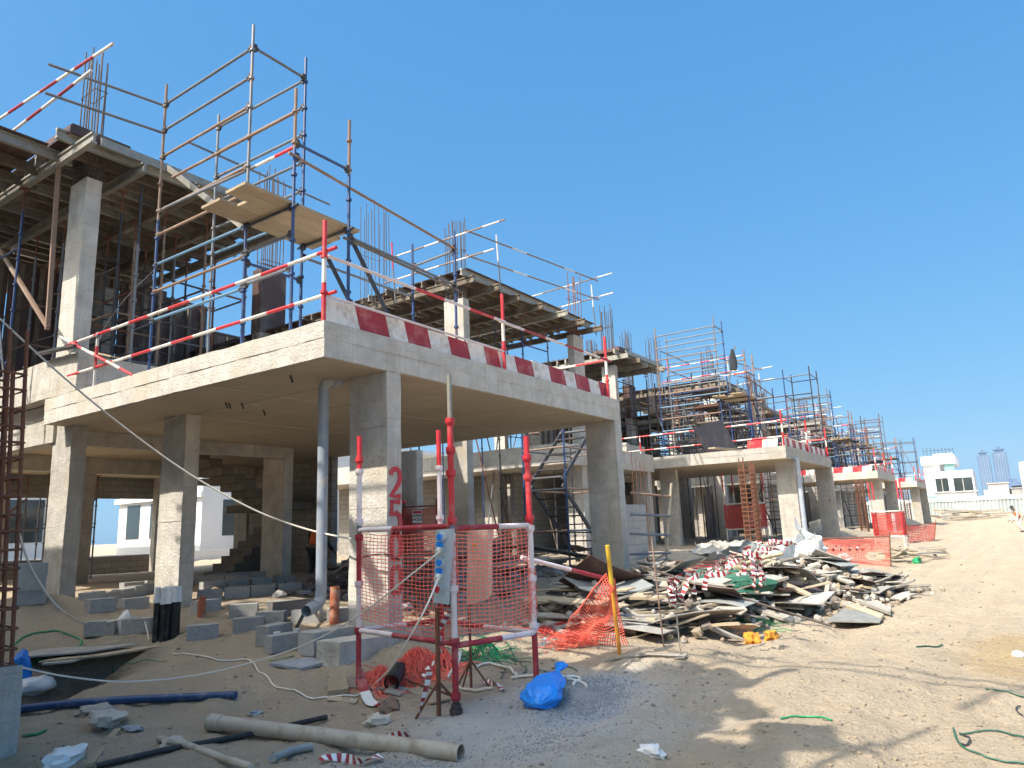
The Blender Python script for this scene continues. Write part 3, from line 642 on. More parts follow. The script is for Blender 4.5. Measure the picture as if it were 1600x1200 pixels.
# loose rusted channel braces beside the left upper column
mb = MB(); a = AX(0, 390, -.3); b_ = AX(75, 512, -.3); mb.bar(a + (a - b_) * .4, b_, .05, .07, BROWN)
c = AX(92, 250, -.3); d = AX(74, 515, -.3); mb.bar(c, d, .05, .07, BROWN)
solo(mb, 'channel_brace', 'rusty brown channel brace making a V beside the left upper column', 'brace')
for k in (1, 2, 3):
    shoring('lattice of tubes crowding the terrace slab of the ' + ORD[k], [k * D + a for a in (1.8, 2.7, 3.7, 4.7, 5.7)], (2.9, 3.9, 5.0, 6.0), SL, 8.0 - .3 * k, (4.9, 5.5, 6.2, 6.9, 7.5), False, (DARK, DARK, GREY, RUST, BLUE, DARK))
for k in (1, 2, 3):
    shoring('dark tangle of tubes and props deep under both decks of the ' + ORD[k], [k * D + a for a in (6.4, 7.4, 8.4, 11.2, 13.0, 15.0)], (5.6, 7.0, 8.4), SL if k > 1 else .6, 8.2, (5.0, 5.9, 6.8, 7.6), False, (DARK, DARK, BROWN, GREY))
    for i in range(9):
        z = (5.55, 6.25, 6.95)[i % 3]; x = k * D + 1.9 + 1.3 * (i // 3); mb = MB(); mb.box((x, 2.8, z), (x + 1.2, 4.0 + .3 * (i % 2), z + .05), (WOODD, PLY, WOODD, BEAMW)[i % 4]); solo(mb, 'scaffold_board', 'dark board platform laid in the terrace lattice of the ' + ORD[k], 'board', 'platform boards in the lattice of the ' + ORD[k])
shoring('extra dark props crowding below the lower deck, right of the scaffold platform', [5.4, 6.4, 7.4, 8.4], (7.2, 8.4, 9.6), SL, 6.35, (5.0, 5.8), True, (DARK, DARK, RUST, BROWN))
mb = MB(); p = AX(220, 292, 1.0); q = AX(203, 565, 1.0); standard(mb, q.x, q.y, SL, p.z, (GREY, DARK, 1.2), .026, SL + .4)
solo(mb, 'shoring_post', 'grey post with many collars, between the left upper column and the blue scaffold', 'post', loc=(q.x, q.y, SL))

# ------------------------------------------------------------------ access scaffold on each terrace
def scaffold(k):
    ox = k * D; near = k < 2; n = 8 if k == 0 else (6 if k == 1 else 4); r = .024 if k == 0 else (.026 if k == 1 else .032)
    h = ORD[k]; t = thing('access_scaffold', 'tall tube scaffold with a board platform standing on the terrace slab of the ' + h, 'scaffold', (ox + .5, 1.27, SL), 'access scaffolds on the terraces')
    P = {'A': (.5, 4.86, 9.59, (BLUE, BROWN, 2.6)), 'B': (.5, 2.36, 9.61, (BLUE, GREY, 3.3)), 'C': (1.54, 2.36, 9.62, BLUE), 'D': (.5, 1.27, 8.03, (BLUE, BROWN, .95)), 'E': (1.54, 1.27, 8.02, (BLUE, BROWN, .95)),
         'F': (1.5, 4.8, 9.47, GREY), 'G': (4.12, 1.27, 7.0, BLUE), 'H': (4.22, 2.4, 7.08, BLUE)}
    for key, (x, y, z1, mt) in P.items():
        mb = MB(); standard(mb, ox + x, y, SL, z1, mt, r, SL + .03 + .5, n); mb.build('standard', t)
    def led(a, b_, za, zb=None, mt=GREY, ea=0, eb=0, rr=None):
        p = V((ox + P[a][0], P[a][1], za)); q = V((ox + P[b_][0], P[b_][1], za if zb is None else zb)); d = (q - p).normalized()
        mb = MB(); mb.tube(p - d * ea, q + d * eb, rr or r * .95, mt, n)
        if k == 0:
            for e_ in (p, q - d * .09): mb.tube(e_, e_ + d * .09, r * 1.5, BROWN if mt is BROWN else DARK, 6); mb.bar(e_ + d * .045 - V((0, 0, .06)), e_ + d * .045 + V((0, 0, .06)), .05, .05, DARK)
        mb.build('ledger', t)
    for z, mt in ((9.2, GREY), (8.69, GREY), (8.18, BROWN), (7.16, BROWN)): led('A', 'B', z, None, mt)
    mb = MB(); p = V((ox + .45, 4.4, 7.62)); q = V((ox + .47, 1.27, 7.62)); mb.tube(p, q, r * .95, BROWN, n); mb.build('ledger', t)
    mb = MB(); p = V((ox + .45, 4.6, 7.12)); q = V((ox + .53, 2.2, 7.12)); mb.tube(p, q, r * .95, GREY, n); mb.stripe(q, V((ox + .53, 1.3, 7.12)), r * .95, .45, (WHITE, RED), n); mb.build('striped_ledger', t)
    for z in (9.2, 8.69, 8.18, 7.67, 7.16): led('F', 'C', z, None, GREY)
    led('F', 'C', 6.66, None, LBLUE)
    led('B', 'C', 9.22, None, GREY); led('D', 'E', 7.16, None, BLUE); led('B', 'C', 5.6, None, BLUE)
    mb = MB(); mb.tube((ox + 1.0, 4.9, 8.7), (ox + 4.3, 4.9, 8.7), r * .9, GREY, n); mb.tube((ox + 1.2, 4.95, 8.0), (ox + 4.4, 4.95, 8.0), r * .9, GREY, n); mb.build('rail', t)
    led('D', 'G', 6.95, 6.66, BROWN, .1, .05); led('E', 'G', 6.05, 5.95, GREY, 0, .05); led('E', 'G', 6.0, 5.88, BEAMW, .1, .1); led('G', 'H', 6.62, None, GREY); led('H', 'C', 6.0, 6.0, GREY); led('E', 'G', 5.0, 4.6, GREY)
    for a, b_, z in (('A', 'B', 6.18), ('A', 'B', 5.2)): led(a, b_, z, None, LBLUE)
    led('A', 'B', 6.72, None, BROWN); led('A', 'B', 5.7, None, BROWN); led('B', 'D', 5.25, None, GREY); led('B', 'D', 5.75, None, GREY)
    led('B', 'D', 6.17, None, DARK, .1, .1); led('C', 'E', 6.17, None, DARK, .1, .1)
    # platform of scaffold boards
    pl = None
    for i in range(5):
        y = 1.28 + i * .225; mb = MB(); x0 = ox - .30 + random.uniform(-.06, .12) + (.35 if i == 2 else 0); x1 = ox + 1.72 + random.uniform(-.05, .1)
        mb.box((x0, y, 6.21), (x1, y + .218, 6.25), WOOD); mb.build('scaffold_board', t)
    # stair stringers leaning down from the platform to the slab
    for y in (1.45, 2.1):
        mb = MB(); mb.bar((ox + 1.75, y, 6.15), (ox + 3.25, y, SL + .05), .03, .07, DARK); mb.build('stair_stringer', t)
    return t
for k in range(4): scaffold(k)
# loose ledgers and striped rails over the left deck
for i, (a, b_) in enumerate((((75, 100), (257, 165)), ((70, 145), (256, 208)))):
    z = (9.2, 8.7)[i]; mb = MB(); mb.tube(AZ(*a, z), AZ(*b_, z), .024, GREY); solo(mb, 'loose_ledger', ['upper', 'lower'][i] + ' grey tube running left from the scaffold across the bars above the left column', 'scaffold tube')
for i, (a, b_) in enumerate((((0, 185), (177, 68)), ((0, 220), (143, 110)))):
    z = (9.25, 8.75)[i]; p = AZ(*b_, z); q = AZ(*a, z); mb = MB(); mb.stripe(p, q + (q - p) * .4, .024, .55, (WHITE, MAROON)); solo(mb, 'deck_guard_rail', ['upper', 'lower'][i] + ' red and white tube over the left roof deck, cut by the picture edge', 'guard rail')
mb = MB(); mb.bar(AY(262, 262, 6.0), AY(383, 357, 2.5), .04, .10, ALU); solo(mb, 'metal_strut', 'bright metal strut slanting from the deck edge down to the scaffold platform', 'strut')

# ------------------------------------------------------------------ guard rails and toe boards round the terraces
def guard(k):
    ox = k * D; n = 8 if k < 2 else 5; r = .024 if k == 0 else .028; h = ORD[k]
    t = thing('guard_rail', 'red and white tube guard rail round the terrace slab of the ' + h, 'guard rail', (ox, 0, SL), 'terrace guard rails')
    for x, y in ((.03, .05), (3.84, .05), (7.55, .05), (.05, 5.7)):
        mb = MB(); z1 = 5.44 if y < 1 else 5.06
        if y < 1:
            mb.tube((ox + x, y, SL), (ox + x, y, 4.62), r * 1.2, RED, n); mb.tube((ox + x, y, 4.62), (ox + x, y, 4.98), r * 1.2, WHITE, n); mb.tube((ox + x, y, 4.98), (ox + x, y, z1), r * 1.2, RED, n)
            for z in (4.5, 4.96): cup(mb, ox + x, y, z, RED)
        else:
            mb.tube((ox + x, y, SL), (ox + x, y, 4.45), r, WHITE, n); mb.tube((ox + x, y, 4.45), (ox + x, y, 4.82), r, RED, n); mb.tube((ox + x, y, 4.82), (ox + x, y, z1), r, WHITE, n); cup(mb, ox + x, y, 4.46, BROWN); cup(mb, ox + x, y, 5.0, GREY)
        mb.build('post', t)
    if k < 2:
        for z, y1 in ((5.03, 6.8), (4.46, 6.65)):
            mb = MB(); mb.stripe((ox + .05, y1, z), (ox + .07, -.12, z + .02), r, .56, (RED, WHITE), n, .42); mb.build('side_rail', t)
    mb = MB(); p = V((ox + .05, .02, 4.97)); q = V((ox + 3.84, .0, 4.94))
    mb.tube(p, p + (q - p) * .42, r, PINKW, n); mb.stripe(p + (q - p) * .42, q, r, .62, (RED, PINKW), n); mb.build('front_rail', t)
    mb = MB(); mb.stripe((ox + 3.7, .01, 4.93), (ox + 7.7, .02, 4.93), r, .7, (PINKW, MAROON), n); mb.build('front_rail', t)
    mb = MB(); mb.tube((ox + .05, .03, 4.46), (ox + 3.8, .03, 4.44), r * .8, PINKW, n); mb.build('front_rail', t)
    mb = MB(); mb.stripe((ox + 7.6, .1, 4.95), (ox + 7.6, 5.2, 4.95), r, .7, (RED, WHITE), n); mb.build('side_rail', t)
def toeboard(k):
    ox = k * D; h = ORD[k]; x = .1; i = 0; mb = MB(); rnd = random.Random(5 + k); z0 = SL + .012
    while x < 7.72:
        wd = rnd.uniform(.36, .56); x1 = min(7.75, x + wd); sl = .10
        mt = MAROON if i % 2 else WHITE; za = SL + .325 + rnd.uniform(-.012, .012); zb = za + rnd.uniform(-.015, .015); y = .10
        a = [(ox + x + sl * (i > 0), y, z0), (ox + x1 + sl * (x1 < 7.7), y, z0), (ox + x1, y, zb), (ox + x, y, za)]
        mb.add(a + [(p[0], y + .02, p[2]) for p in a], [(0, 1, 2, 3), (7, 6, 5, 4), (0, 4, 5, 1), (1, 5, 6, 2), (2, 6, 7, 3), (3, 7, 4, 0)], mt); x = x1; i += 1
    solo(mb, 'toe_board', 'slanted red and white striped toe board along the slab front of the ' + h, 'toe board', 'striped toe boards', (ox + 4, .11, SL))
    if k:      # the side towards the camera is boarded too on the far houses
        mb = MB(); y = .3; i = 0
        while y < (7.2 if k > 1 else .9):
            a = [(ox + .08, y, z0), (ox + .08, y + .55, z0), (ox + .08, y + .5, SL + .33), (ox + .08, y - .05, SL + .33)]
            mb.add(a + [(p[0] + .02, p[1], p[2]) for p in a], [(3, 2, 1, 0), (4, 5, 6, 7), (1, 5, 4, 0), (2, 6, 5, 1), (3, 7, 6, 2), (0, 4, 7, 3)], RED if i % 2 else WHITE); y += .55; i += 1
        solo(mb, 'toe_board', 'striped toe board on the left hand side of the terrace of the ' + h, 'toe board', 'striped toe boards', (ox + .09, 3, SL))
for k in range(4): guard(k); toeboard(k)
mb = MB(); mb.stripe(AX(93, 526, -.12), AX(207, 586, .02), .024, .42, (WHITE, RED)); solo(mb, 'loose_striped_tube', 'loose red and white tube lying slanted across the rail ends at the slab left end', 'scaffold tube')
mb = MB()
p = AX(60, 553, -.1); q = AX(120, 540, -.1); mb.bar(p, q, .12, .035, DARK); mb.bar(AX(98, 541, .2), AX(180, 558, .5), .18, .03, WOOD); solo(mb, 'offcut_boards', 'short boards left on the concrete upstand at the foot of the left upper column', 'boards')
# rails round the right hand deck
for k in range(4):
    ox = k * D; n = 7 if k < 2 else 4; r = .024 if k == 0 else .03; h = ORD[k]
    t = thing('deck_guard_rail', 'red and white tube railing standing round the right hand deck of the ' + h, 'guard rail', (ox + 9.6, 5.2, 8.88), 'railings round the right hand decks')
    for z in (9.85, 9.1):
        mb = MB(); mb.stripe((ox + 9.55, 8.4, z), (ox + 9.5, 3.8 if z > 9.5 else 4.2, z), r, .55, (RED, WHITE) if k else (BROWN, PINKW), n); mb.build('side_rail', t)
        mb = MB(); mb.stripe((ox + 9.45, 5.15, z + .05), (ox + 17.6, 5.2, z + .75), r, .8, (BROWN, GREY, BROWN, WHITE), n); mb.build('front_rail', t)
        mb = MB(); mb.stripe((ox + 17.2, 9, z + .6), (ox + 17.2, 4.4, z + .75), r, .8, (BROWN, WHITE), n); mb.build('side_rail', t)
    for x, y in ((9.6, 8.0), (11.2, 5.2), (17.2, 5.2)):
        mb = MB(); mb.tube((ox + x, y, 8.4), (ox + x - .1, y, 9.45), r, GREY, n); mb.tube((ox + x - .1, y, 9.45), (ox + x - .15, y, 10.3), r, WHITE if x > 10 else RED, n); mb.build('post', t)

# ------------------------------------------------------------------ fenced enclosure of the power sockets
def net(mb, A, B, C, Dd, nu, nv, mt, r=.0028, sag=.012, seed=0, hole=None, nn=3):
    """strands of a plastic net between corners A-B (top) and D-C (bottom)"""
    A, B, C, Dd = V(A), V(B), V(C), V(Dd)
    nrm = (B - A).cross(Dd - A).normalized(); ub = (B - A).length
    def P(u, v):
        q = (A * (1 - u) + B * u) * (1 - v) + (Dd * (1 - u) + C * u) * v
        s = math.sin(math.pi * u) * math.sin(math.pi * min(1, v * 1.1))
        q = q + nrm * (noise.noise((u * 3 + seed, v * 2, seed)) * sag * 2.2) + V((0, 0, -1)) * (math.sin(math.pi * u) * sag * 2 + noise.noise((u * 5, v * 6, seed + 3)) * sag * .8)
        q = q + (B - A) / ub * noise.noise((u * 4, v * 5, seed + 9)) * sag * .6
        return q
    for j in range(nv + 1):
        v = j / nv; pts = []
        for i in range(0, nu + 1):
            u = i / nu
            if hole and hole(u, v):
                if len(pts) > 1: mb.path(pts, r, mt, nn)
                pts = []
            else: pts.append(P(u, v) + nrm * 0.0)
        if len(pts) > 1: mb.path(pts, r, mt, nn)
    for i in range(nu + 1):
        u = i / nu; pts = []
        for j in range(0, nv + 1):
            v = j / nv
            if hole and hole(u, v):
                if len(pts) > 1: mb.path(pts, r * .8, mt, nn)
                pts = []
            else: pts.append(P(u, v))
        if len(pts) > 1: mb.path(pts, r * .8, mt, nn)
Nn = V((-.30, -2.17, 0)); Lc = V((.04, -.57, 0)); Rc = V((.66, -2.41, 0)); Bc = V((1.02, -.90, 0))
t = thing('barrier_cage', 'red and white tube cage hung with orange net round the power sockets, in the foreground', 'barrier', (.3, -1.5, 0))
def cage_post(c, tops, zt, zb):
    mb = MB(); c = V(c); z = zb
    for z1, mt in tops: mb.tube((c.x, c.y, z), (c.x, c.y, z1), .029 if mt is not ALU else .024, mt, 12); z = z1
    for zc in zt: 
        mt = [m_ for z1, m_ in tops if zc <= z1 + .01][0]; mb.tube((c.x, c.y, zc - .022), (c.x, c.y, zc + .022), .047, mt, 12); mb.tube((c.x, c.y, zc - .05), (c.x, c.y, zc - .022), .034, mt, 12, .047)
    return mb
mb = cage_post(Nn, ((.10, DARK), (.62, MAROON), (1.56, PINKW), (1.66, GREY), (2.64, RED), (3.07, ALU)), (.13, .60, 1.06, 1.68, 2.12, 2.34, 2.62), ground(Nn.x, Nn.y) - .02); mb.tube((Nn.x, Nn.y, .03), (Nn.x, Nn.y, .06), .05, DARK, 6); mb.tube((Nn.x, Nn.y, ground(Nn.x, Nn.y)), (Nn.x, Nn.y, .02), .06, DARK, 8); mb.build('post', t, smooth=True)
mb = cage_post(Lc, ((.57, MAROON), (1.08, PINKW), (1.58, MAROON), (1.68, GREY), (2.29, PINKW), (2.66, RED)), (.58, 1.06, 1.55, 1.72, 2.27, 2.40), ground(Lc.x, Lc.y) - .05); mb.build('post', t, smooth=True)
mb = cage_post(Rc, ((.55, MAROON), (1.6, PINKW), (2.52, RED)), (.62, 1.08, 1.58, 1.68, 2.1, 2.3), ground(Rc.x, Rc.y) - .05); mb.build('post', t, smooth=True)
mb = cage_post(Bc, ((.6, MAROON), (1.62, MAROON), (2.35, PINKW), (2.78, RED)), (.6, 1.62, 1.74, 2.33), ground(Bc.x, Bc.y) - .05); mb.build('post', t, smooth=True)
for z in (1.62, .57):
    for (a, b_), mts, f in (((Nn, Lc), (MAROON, PINKW), .6), ((Nn, Rc), (MAROON, PINKW), .56), ((Lc, Bc), (PINKW, MAROON), .55), ((Rc, Bc), (PINKW, MAROON), .5)):
        zz = V((0, 0, z + (-.02 if a is Rc or b_ is Rc else 0))); L_ = (b_ - a).length; mb = MB(); mb.stripe(a + zz, b_ + zz, .027, L_ * (1 - f) + .001, mts, 12, L_ * f); mb.build('rail', t, smooth=True)
Z1, Z0 = V((0, 0, 1.58)), V((0, 0, .66))
for i, (a, b_, nu, hole) in enumerate(((Nn, Lc, 22, None), (Rc, Nn, 17, None))):
    mb = MB(); dn = V((0, 0, .0 if i else .04))
    net(mb, a + Z1, b_ + Z1, b_ + Z0 + dn, a + Z0 - dn, nu, 25, NETM, .0047, .014, i * 5.1, hole); mb.build('orange_net', t)
# loose end of net bunched round the near post
mb = MB()
for i in range(14):
    z = 1.5 - i * .03; mb.path([Nn + V((.045 * math.cos(a), .045 * math.sin(a), z + random.uniform(-.05, .05))) for a in [q * .7 for q in range(9)]], .0032, NETM, 3)
mb.build('bunched_net', t); mb = MB()
for i in range(16):
    z = .72 + i * .03; mb.path([Rc + V((.04 * math.cos(a), .04 * math.sin(a), z + random.uniform(-.05, .05))) for a in [q * .7 for q in range(9)]], .0032, NETM, 3)
mb.build('bunched_net', t)

# socket panel, turned towards the camera
def socket_panel():
    c = AX(706, 885, -.16); e = (Nn + V((0, 0, 1.2)) - CAMP).dot(CF) - .10
    P = lambda x, y, dd=0: CAMP + ray(x, y) * (e + dd)
    t = thing('socket_panel', 'tall grey panel of five capped power sockets inside the netted cage', 'power sockets', P(690, 945))
    mb = MB(); f = [P(681, 828), P(705, 826), P(701, 945), P(677, 941)]; r = [P(681, 828, .10), P(706.5, 826, .10) + CR * .02, P(702.5, 944, .10) + CR * .02, P(678, 940, .10)]
    mb.add(f + r, [(3, 2, 1, 0), (4, 5, 6, 7), (0, 1, 5, 4), (1, 2, 6, 5), (2, 3, 7, 6), (3, 0, 4, 7)], BOXG); mb.build('panel_box', t)
    for i, (x, y, mt) in enumerate(((690, 837, BLUEP), (688, 857, BLUEP), (689, 877, BLUEP), (687, 898, BLUEP), (686, 918, RED))):
        q = P(x, y, -.002); mb = MB(); mb.tube(q + CR * .010, q + CR * .010 - CF * .045, .032, BOXG, 14); s = mb.build('socket', t, smooth=True)
        mb = MB()
        if i in (1, 3):
            mb.tube(q - CF * .03 + CU * .01, q - CF * .10 - CU * .015 - CR * .02, .026, CABLE, 12); mb.bar(q + CU * .045 - CF * .03 - CR * .03, q + CU * .05 - CF * .07 + CR * .03, .012, .045, mt)
        else: mb.tube(q - CF * .046 - CR * .012, q - CF * .065 - CR * .016, .026, mt, 12); mb.bar(q - CF * .066 + CU * .03 - CR * .012, q - CF * .066 - CU * .03 - CR * .012, .028, .012, mt)
        mb.build('socket_cap' if i not in (1, 3) else 'plug', s, smooth=False)
    mb = MB(); b_ = P(683, 950, .06); mb.bar(b_, V((b_.x, b_.y, ground(b_.x, b_.y))), .03, .03, RUST); mb.bar(V((b_.x, b_.y, .25)), (b_.x + .25, b_.y - .05, ground(b_.x + .25, b_.y)), .018, .018, RUST); mb.bar(V((b_.x, b_.y, .25)), (b_.x - .2, b_.y + .1, ground(b_.x - .2, b_.y)), .018, .018, RUST); mb.build('stand', t)
    return P(687, 862, -.12), P(685, 903, -.12)
plug1, plug2 = socket_panel()
# beige cabinet on a tripod behind the right hand net
tl = AX(730, 828, .28); e = (tl - CAMP).dot(CF); P = lambda x, y, dd=0: CAMP + ray(x, y) * (e + dd)
t = thing('cabinet', 'beige steel cabinet on a rusty tripod inside the cage, behind the right net', 'electric cabinet', P(745, 945))
mb = MB(); f = [P(730, 828), P(762, 827), P(760, 937), P(729, 946)]; r = [q + CF * .16 + CR * .05 for q in f]
mb.add(f + r, [(3, 2, 1, 0), (4, 5, 6, 7), (0, 1, 5, 4), (1, 2, 6, 5), (2, 3, 7, 6), (3, 0, 4, 7)], BOXB); mb.build('cabinet_box', t)
mb = MB(); q = P(741, 851, -.004); mb.bar(q - CR * .022, q + CR * .022, .006, .018, ORANGEF); mb.bar(q - CU * .04 - CR * .01, q - CU * .08 - CR * .01, .012, .006, YEL); mb.build('warning_sticker', t)
mb = MB(); b_ = P(733, 944, .08); g = V((b_.x, b_.y, ground(b_.x, b_.y))); mb.tube(b_, g, .014, RUST)
for dx, dy in ((.17, -.1), (-.14, .14), (.1, .2)): mb.tube(g + V((0, 0, .3)), (g.x + dx, g.y + dy, ground(g.x + dx, g.y + dy)), .009, RUST)
mb.build('tripod', t)
# cream cables out of the sockets and across the site
mb = MB(); pts = spline([plug1, CAMP + ray(640, 900) * 6.5, CAMP + ray(560, 962) * 7.0, CAMP + ray(480, 1006) * 7.4, CAMP + ray(390, 1036) * 7.4, CAMP + ray(300, 1056) * 7.1, CAMP + ray(200, 1065) * 6.7, CAMP + ray(110, 1058) * 6.3, CAMP + ray(30, 1042) * 6.0, CAMP + ray(-60, 1020) * 5.8], 8)
mb.path(pts, .0085, CABLE, 6); solo(mb, 'cable', 'cream cable sagging from the upper plug across to the concrete stub at left', 'cable', smooth=True)
mb = MB(); a = spline([plug2, CAMP + ray(660, 960) * 6.1, CAMP + ray(610, 1045) * 6.35], 6); g = gpath([(585, 1072), (560, 1088), (520, 1091), (460, 1080), (420, 1062), (400, 1045), (380, 1032), (330, 1030), (270, 1022)], .014, 6)
mb.path(a + g, .0085, CABLE, 6); solo(mb, 'cable', 'cream cable from the lower plug drooping to the sand and looping left over it', 'cable', smooth=True)
mb = MB(); mb.path(spline([CAMP + ray(-20, 480) * 8.6, CAMP + ray(100, 590) * 9.0, CAMP + ray(200, 672) * 9.3, CAMP + ray(300, 743) * 9.5, CAMP + ray(400, 798) * 9.6, CAMP + ray(480, 827) * 9.6, AY(549, 842, .3)], 6), .012, CABLE, 6); solo(mb, 'rope', 'pale rope strung from the left edge across the openings to the numbered column', 'rope', smooth=True)
mb = MB(); mb.path(spline([CAMP + ray(28, 825) * 7.6, CAMP + ray(45, 880) * 7.7, CAMP + ray(75, 930) * 7.9, CAMP + ray(105, 960) * 8.2, AG(140, 976, .1), AG(190, 968, .3), AG(222, 966, .2), AG(233, 1000, .02)], 6), .011, CABLE, 6); solo(mb, 'cable', 'cream cable drooping from the rusty bar cage to the black pipe bundle', 'cable', smooth=True)
mb = MB(); mb.path(spline([AX(303, 600, .6), AX(290, 635, .9), AX(270, 655, 1.05), AX(245, 662, 1.1)], 6), .006, CABLE, 5); solo(mb, 'wire', 'thin white wire hanging from the slab edge to the second column', 'wire')
mb = MB(); mb.path(spline([AX(243, 420, .5), AX(195, 468, .3), AX(165, 510, .2), AX(152, 545, .1)], 6), .008, DARK, 5); solo(mb, 'wire', 'dark wire drooping from the blue scaffold post to the left rail end', 'wire')

# ------------------------------------------------------------------ striped tape
def tape_pts(pix, e0, wob=.03):
    return [CAMP + ray(x + random.uniform(-2, 2), y) * (e0 + random.uniform(-wob, wob)) for x, y in pix]
def tape(pts, label, w_=.07, n=6, tw=.5, grp=None, seg=2, side=None):
    tw *= .35; w_ *= .85
    mb = MB(); mb.ribbon(spline(pts, n), w_, (MAROON, WTAPE), tw=tw, seg=seg, side=side); return solo(mb, 'warning_tape', label, 'warning tape', grp)
e0 = (Nn + V((0, 0, .6)) - CAMP).dot(CF) - .05
tape(tape_pts([(705, 955), (694, 968), (684, 985), (690, 1010), (684, 1030), (672, 1042), (660, 1058), (668, 1066)], e0 + .1), 'red and white tape tied round the near cage post, trailing down its left side', .065, 6, .25)
tape(tape_pts([(672, 1046), (668, 1062), (662, 1090), (656, 1108), (654, 1124)], e0 - .15, .02), 'red and white tape end hanging to the grey sand left of the near cage post', .06, 6, .12)
tape(gpath([(590, 1165), (612, 1158), (640, 1154)], .03, 4), 'short strip of red and white tape on the gravel above the beige pipe', .07, 3, .3)
tape(gpath([(500, 1195), (540, 1192), (570, 1196), (595, 1188)], .03, 4), 'strip of red and white tape lying below the beige pipe at the bottom edge', .07, 3, .3)
tape(gpath([(755, 1070), (770, 1072), (786, 1082)], .03, 4), 'scrap of red and white tape on the sand under the cage', .06, 3, .4)
tape([AG(563, 1050, .12), AG(568, 1075, .05), AG(580, 1098, .03), AG(600, 1098, .03)], 'flat dusty pink tape strip at the foot of the left cage post', .12, 5, .05, seg=6)

# ------------------------------------------------------------------ left edge: stub, bar cage
t = thing('concrete_stub', 'rough concrete column base cut by the left edge of the picture', 'concrete base', (-3.1, .5, 0))
mb = MB(); mb.rbox((-3.95, .12, -.3), (-2.89, .95, .66), CONC, .08, .012, 3); mb.build('stub_block', t)
def bar_cage(x, y, z0, z1, label, w_=.55, d_=.3, near=False):
    ln = V((CR.x, CR.y, 0)) * (-.060 if near else .0)
    t = thing('rebar_column_cage', label, 'steel bar cage', (x, y, z0), 'rusty bar cages for boundary columns'); mb = MB()
    n = (9, 3) if near else (6, 3); r = .016 if near else .017
    for i in range(n[0]):
        for j in range(n[1]):
            if 0 < i < n[0] - 1 and j == 1: continue
            px = x + w_ * i / (n[0] - 1); py = y + d_ * j / (n[1] - 1); mb.tube((px, py, z0 - .2), V((px + random.uniform(-.02, .02), py, z1 + random.uniform(-.3, .1))) + ln * (z1 - z0), r, RUST, 6)
    mb.build('main_bars', t); mb = MB(); z = z0 + .05
    while z < z1 - .25:
        a, b_, c, d = x - .02, x + w_ + .02, y - .02, y + d_ + .02; s = random.uniform(-.02, .02)
        mb.path([V(q) + ln * (z - z0) for q in ((a, c, z), (b_, c, z + s), (b_, d, z), (a, d, z - s), (a, c, z))], r * .7, RUST, 4); z += .15
    mb.build('link_bars', t)
bar_cage(-3.44, .24, .6, 3.35, 'rusty bar cage rising from the concrete base at the left edge', .52, .38, True)
for k in (1, 2, 3): bar_cage(k * D - 3.0, .5, .55, 3.5, 'rusty bar cage standing in the open in front of the ' + ORD[k], .62, .35)

# ------------------------------------------------------------------ loose blocks
BG = 'loose concrete blocks before the nearest house'
def block(x, y, z, rz=0, lab=None, s=(.40, .20, .20), tilt=0, grp=BG):
    R = Matrix.Rotation(rz, 3, 'Z') @ Matrix.Rotation(tilt, 3, 'X'); mb = MB(); tmp = MB(); tmp.rbox((-s[0] / 2, -s[1] / 2, 0), (s[0] / 2, s[1] / 2, s[2]), CMU, .1, .004, x * 3 + y)
    mb.add([R @ V(q) + V((x, y, z)) for q in tmp.v], tmp.f, CMU)
    return solo(mb, 'concrete_block', lab or 'grey concrete block laid in the low rows before the nearest house', 'block', grp, (x, y, z))
def row(a, b_, n=None, courses=1, lab=None, rz=None, s=(.40, .20, .20), jit=.02, zo=0):
    a = V(a); b_ = V(b_); L_ = (b_ - a).length; n = n or max(1, int(L_ / .425)); ang = math.atan2(b_.y - a.y, b_.x - a.x)
    for c in range(courses):
        for i in range(n):
            p = a.lerp(b_, (i + .5) / n); block(p.x + random.uniform(-jit, jit), p.y + random.uniform(-jit, jit), ground(p.x, p.y) - .03 + c * s[2] + zo, ang + random.uniform(-.05, .05), lab, s)
front = 'grey concrete block in the front row, between the black pipe bundle and the cage'
mid = 'concrete block in the middle row, between the second column and the far column'
left = 'concrete block in the low rows between the left column and the black pipes'
row(AG(280, 998), AG(420, 978), None, 1, front); row(AG(395, 975), AG(560, 968), None, 1, front); row(AG(350, 965), AG(470, 955), None, 1, front)
block(*AG(428, 1003)[:2], AG(428, 1003).z - .02, .2, 'two-tone block at the front, left of the drain pipe outlet', (.44, .22, .24))
block(*AG(440, 1014)[:2], AG(440, 1014).z - .02, -.1, 'small dark block with black pipe ends in front of it', (.40, .2, .2)); 
p = AG(513, 1015); mb = MB(); mb.rbox((p.x - .34, p.y - .13, p.z - .02), (p.x + .34, p.y + .15, p.z + .24), CMU, .08, .006); solo(mb, 'concrete_block', 'big pale concrete block nearest the cage, left of its left post', 'block')
row(AG(305, 940), AG(470, 925), None, 1, mid); row(AG(310, 925), AG(460, 912), None, 1, mid); row(AG(300, 958), AG(345, 950), 1, 1, mid)
row(AG(130, 992), AG(245, 985), None, 1, left); row(AG(128, 955), AG(235, 948), None, 1, left); row(AG(130, 940), AG(240, 925), None, 1, left); row(AG(28, 945), AG(62, 940), 1, 3, 'pale blocks stacked left of the left column'); row(AX(310, 905, 3.5), AX(400, 895, 3.9), 4, 1, mid)
row((2.0, 8.2, .5), (5.2, 8.0, .5), 7, 1, mid); row((5.9, 6.2, .5), (7.6, 5.6, .5), 4, 2, 'block in the low wall behind the drain pipe')
p = AG(455, 960); mb = MB(); mb.bar(p + V((-.35, 0, .1)), p + V((.35, -.1, .1)), .03, .22, WOODD); solo(mb, 'shutter_board', 'dark shutter board with a tan end standing on edge in the trench', 'board')
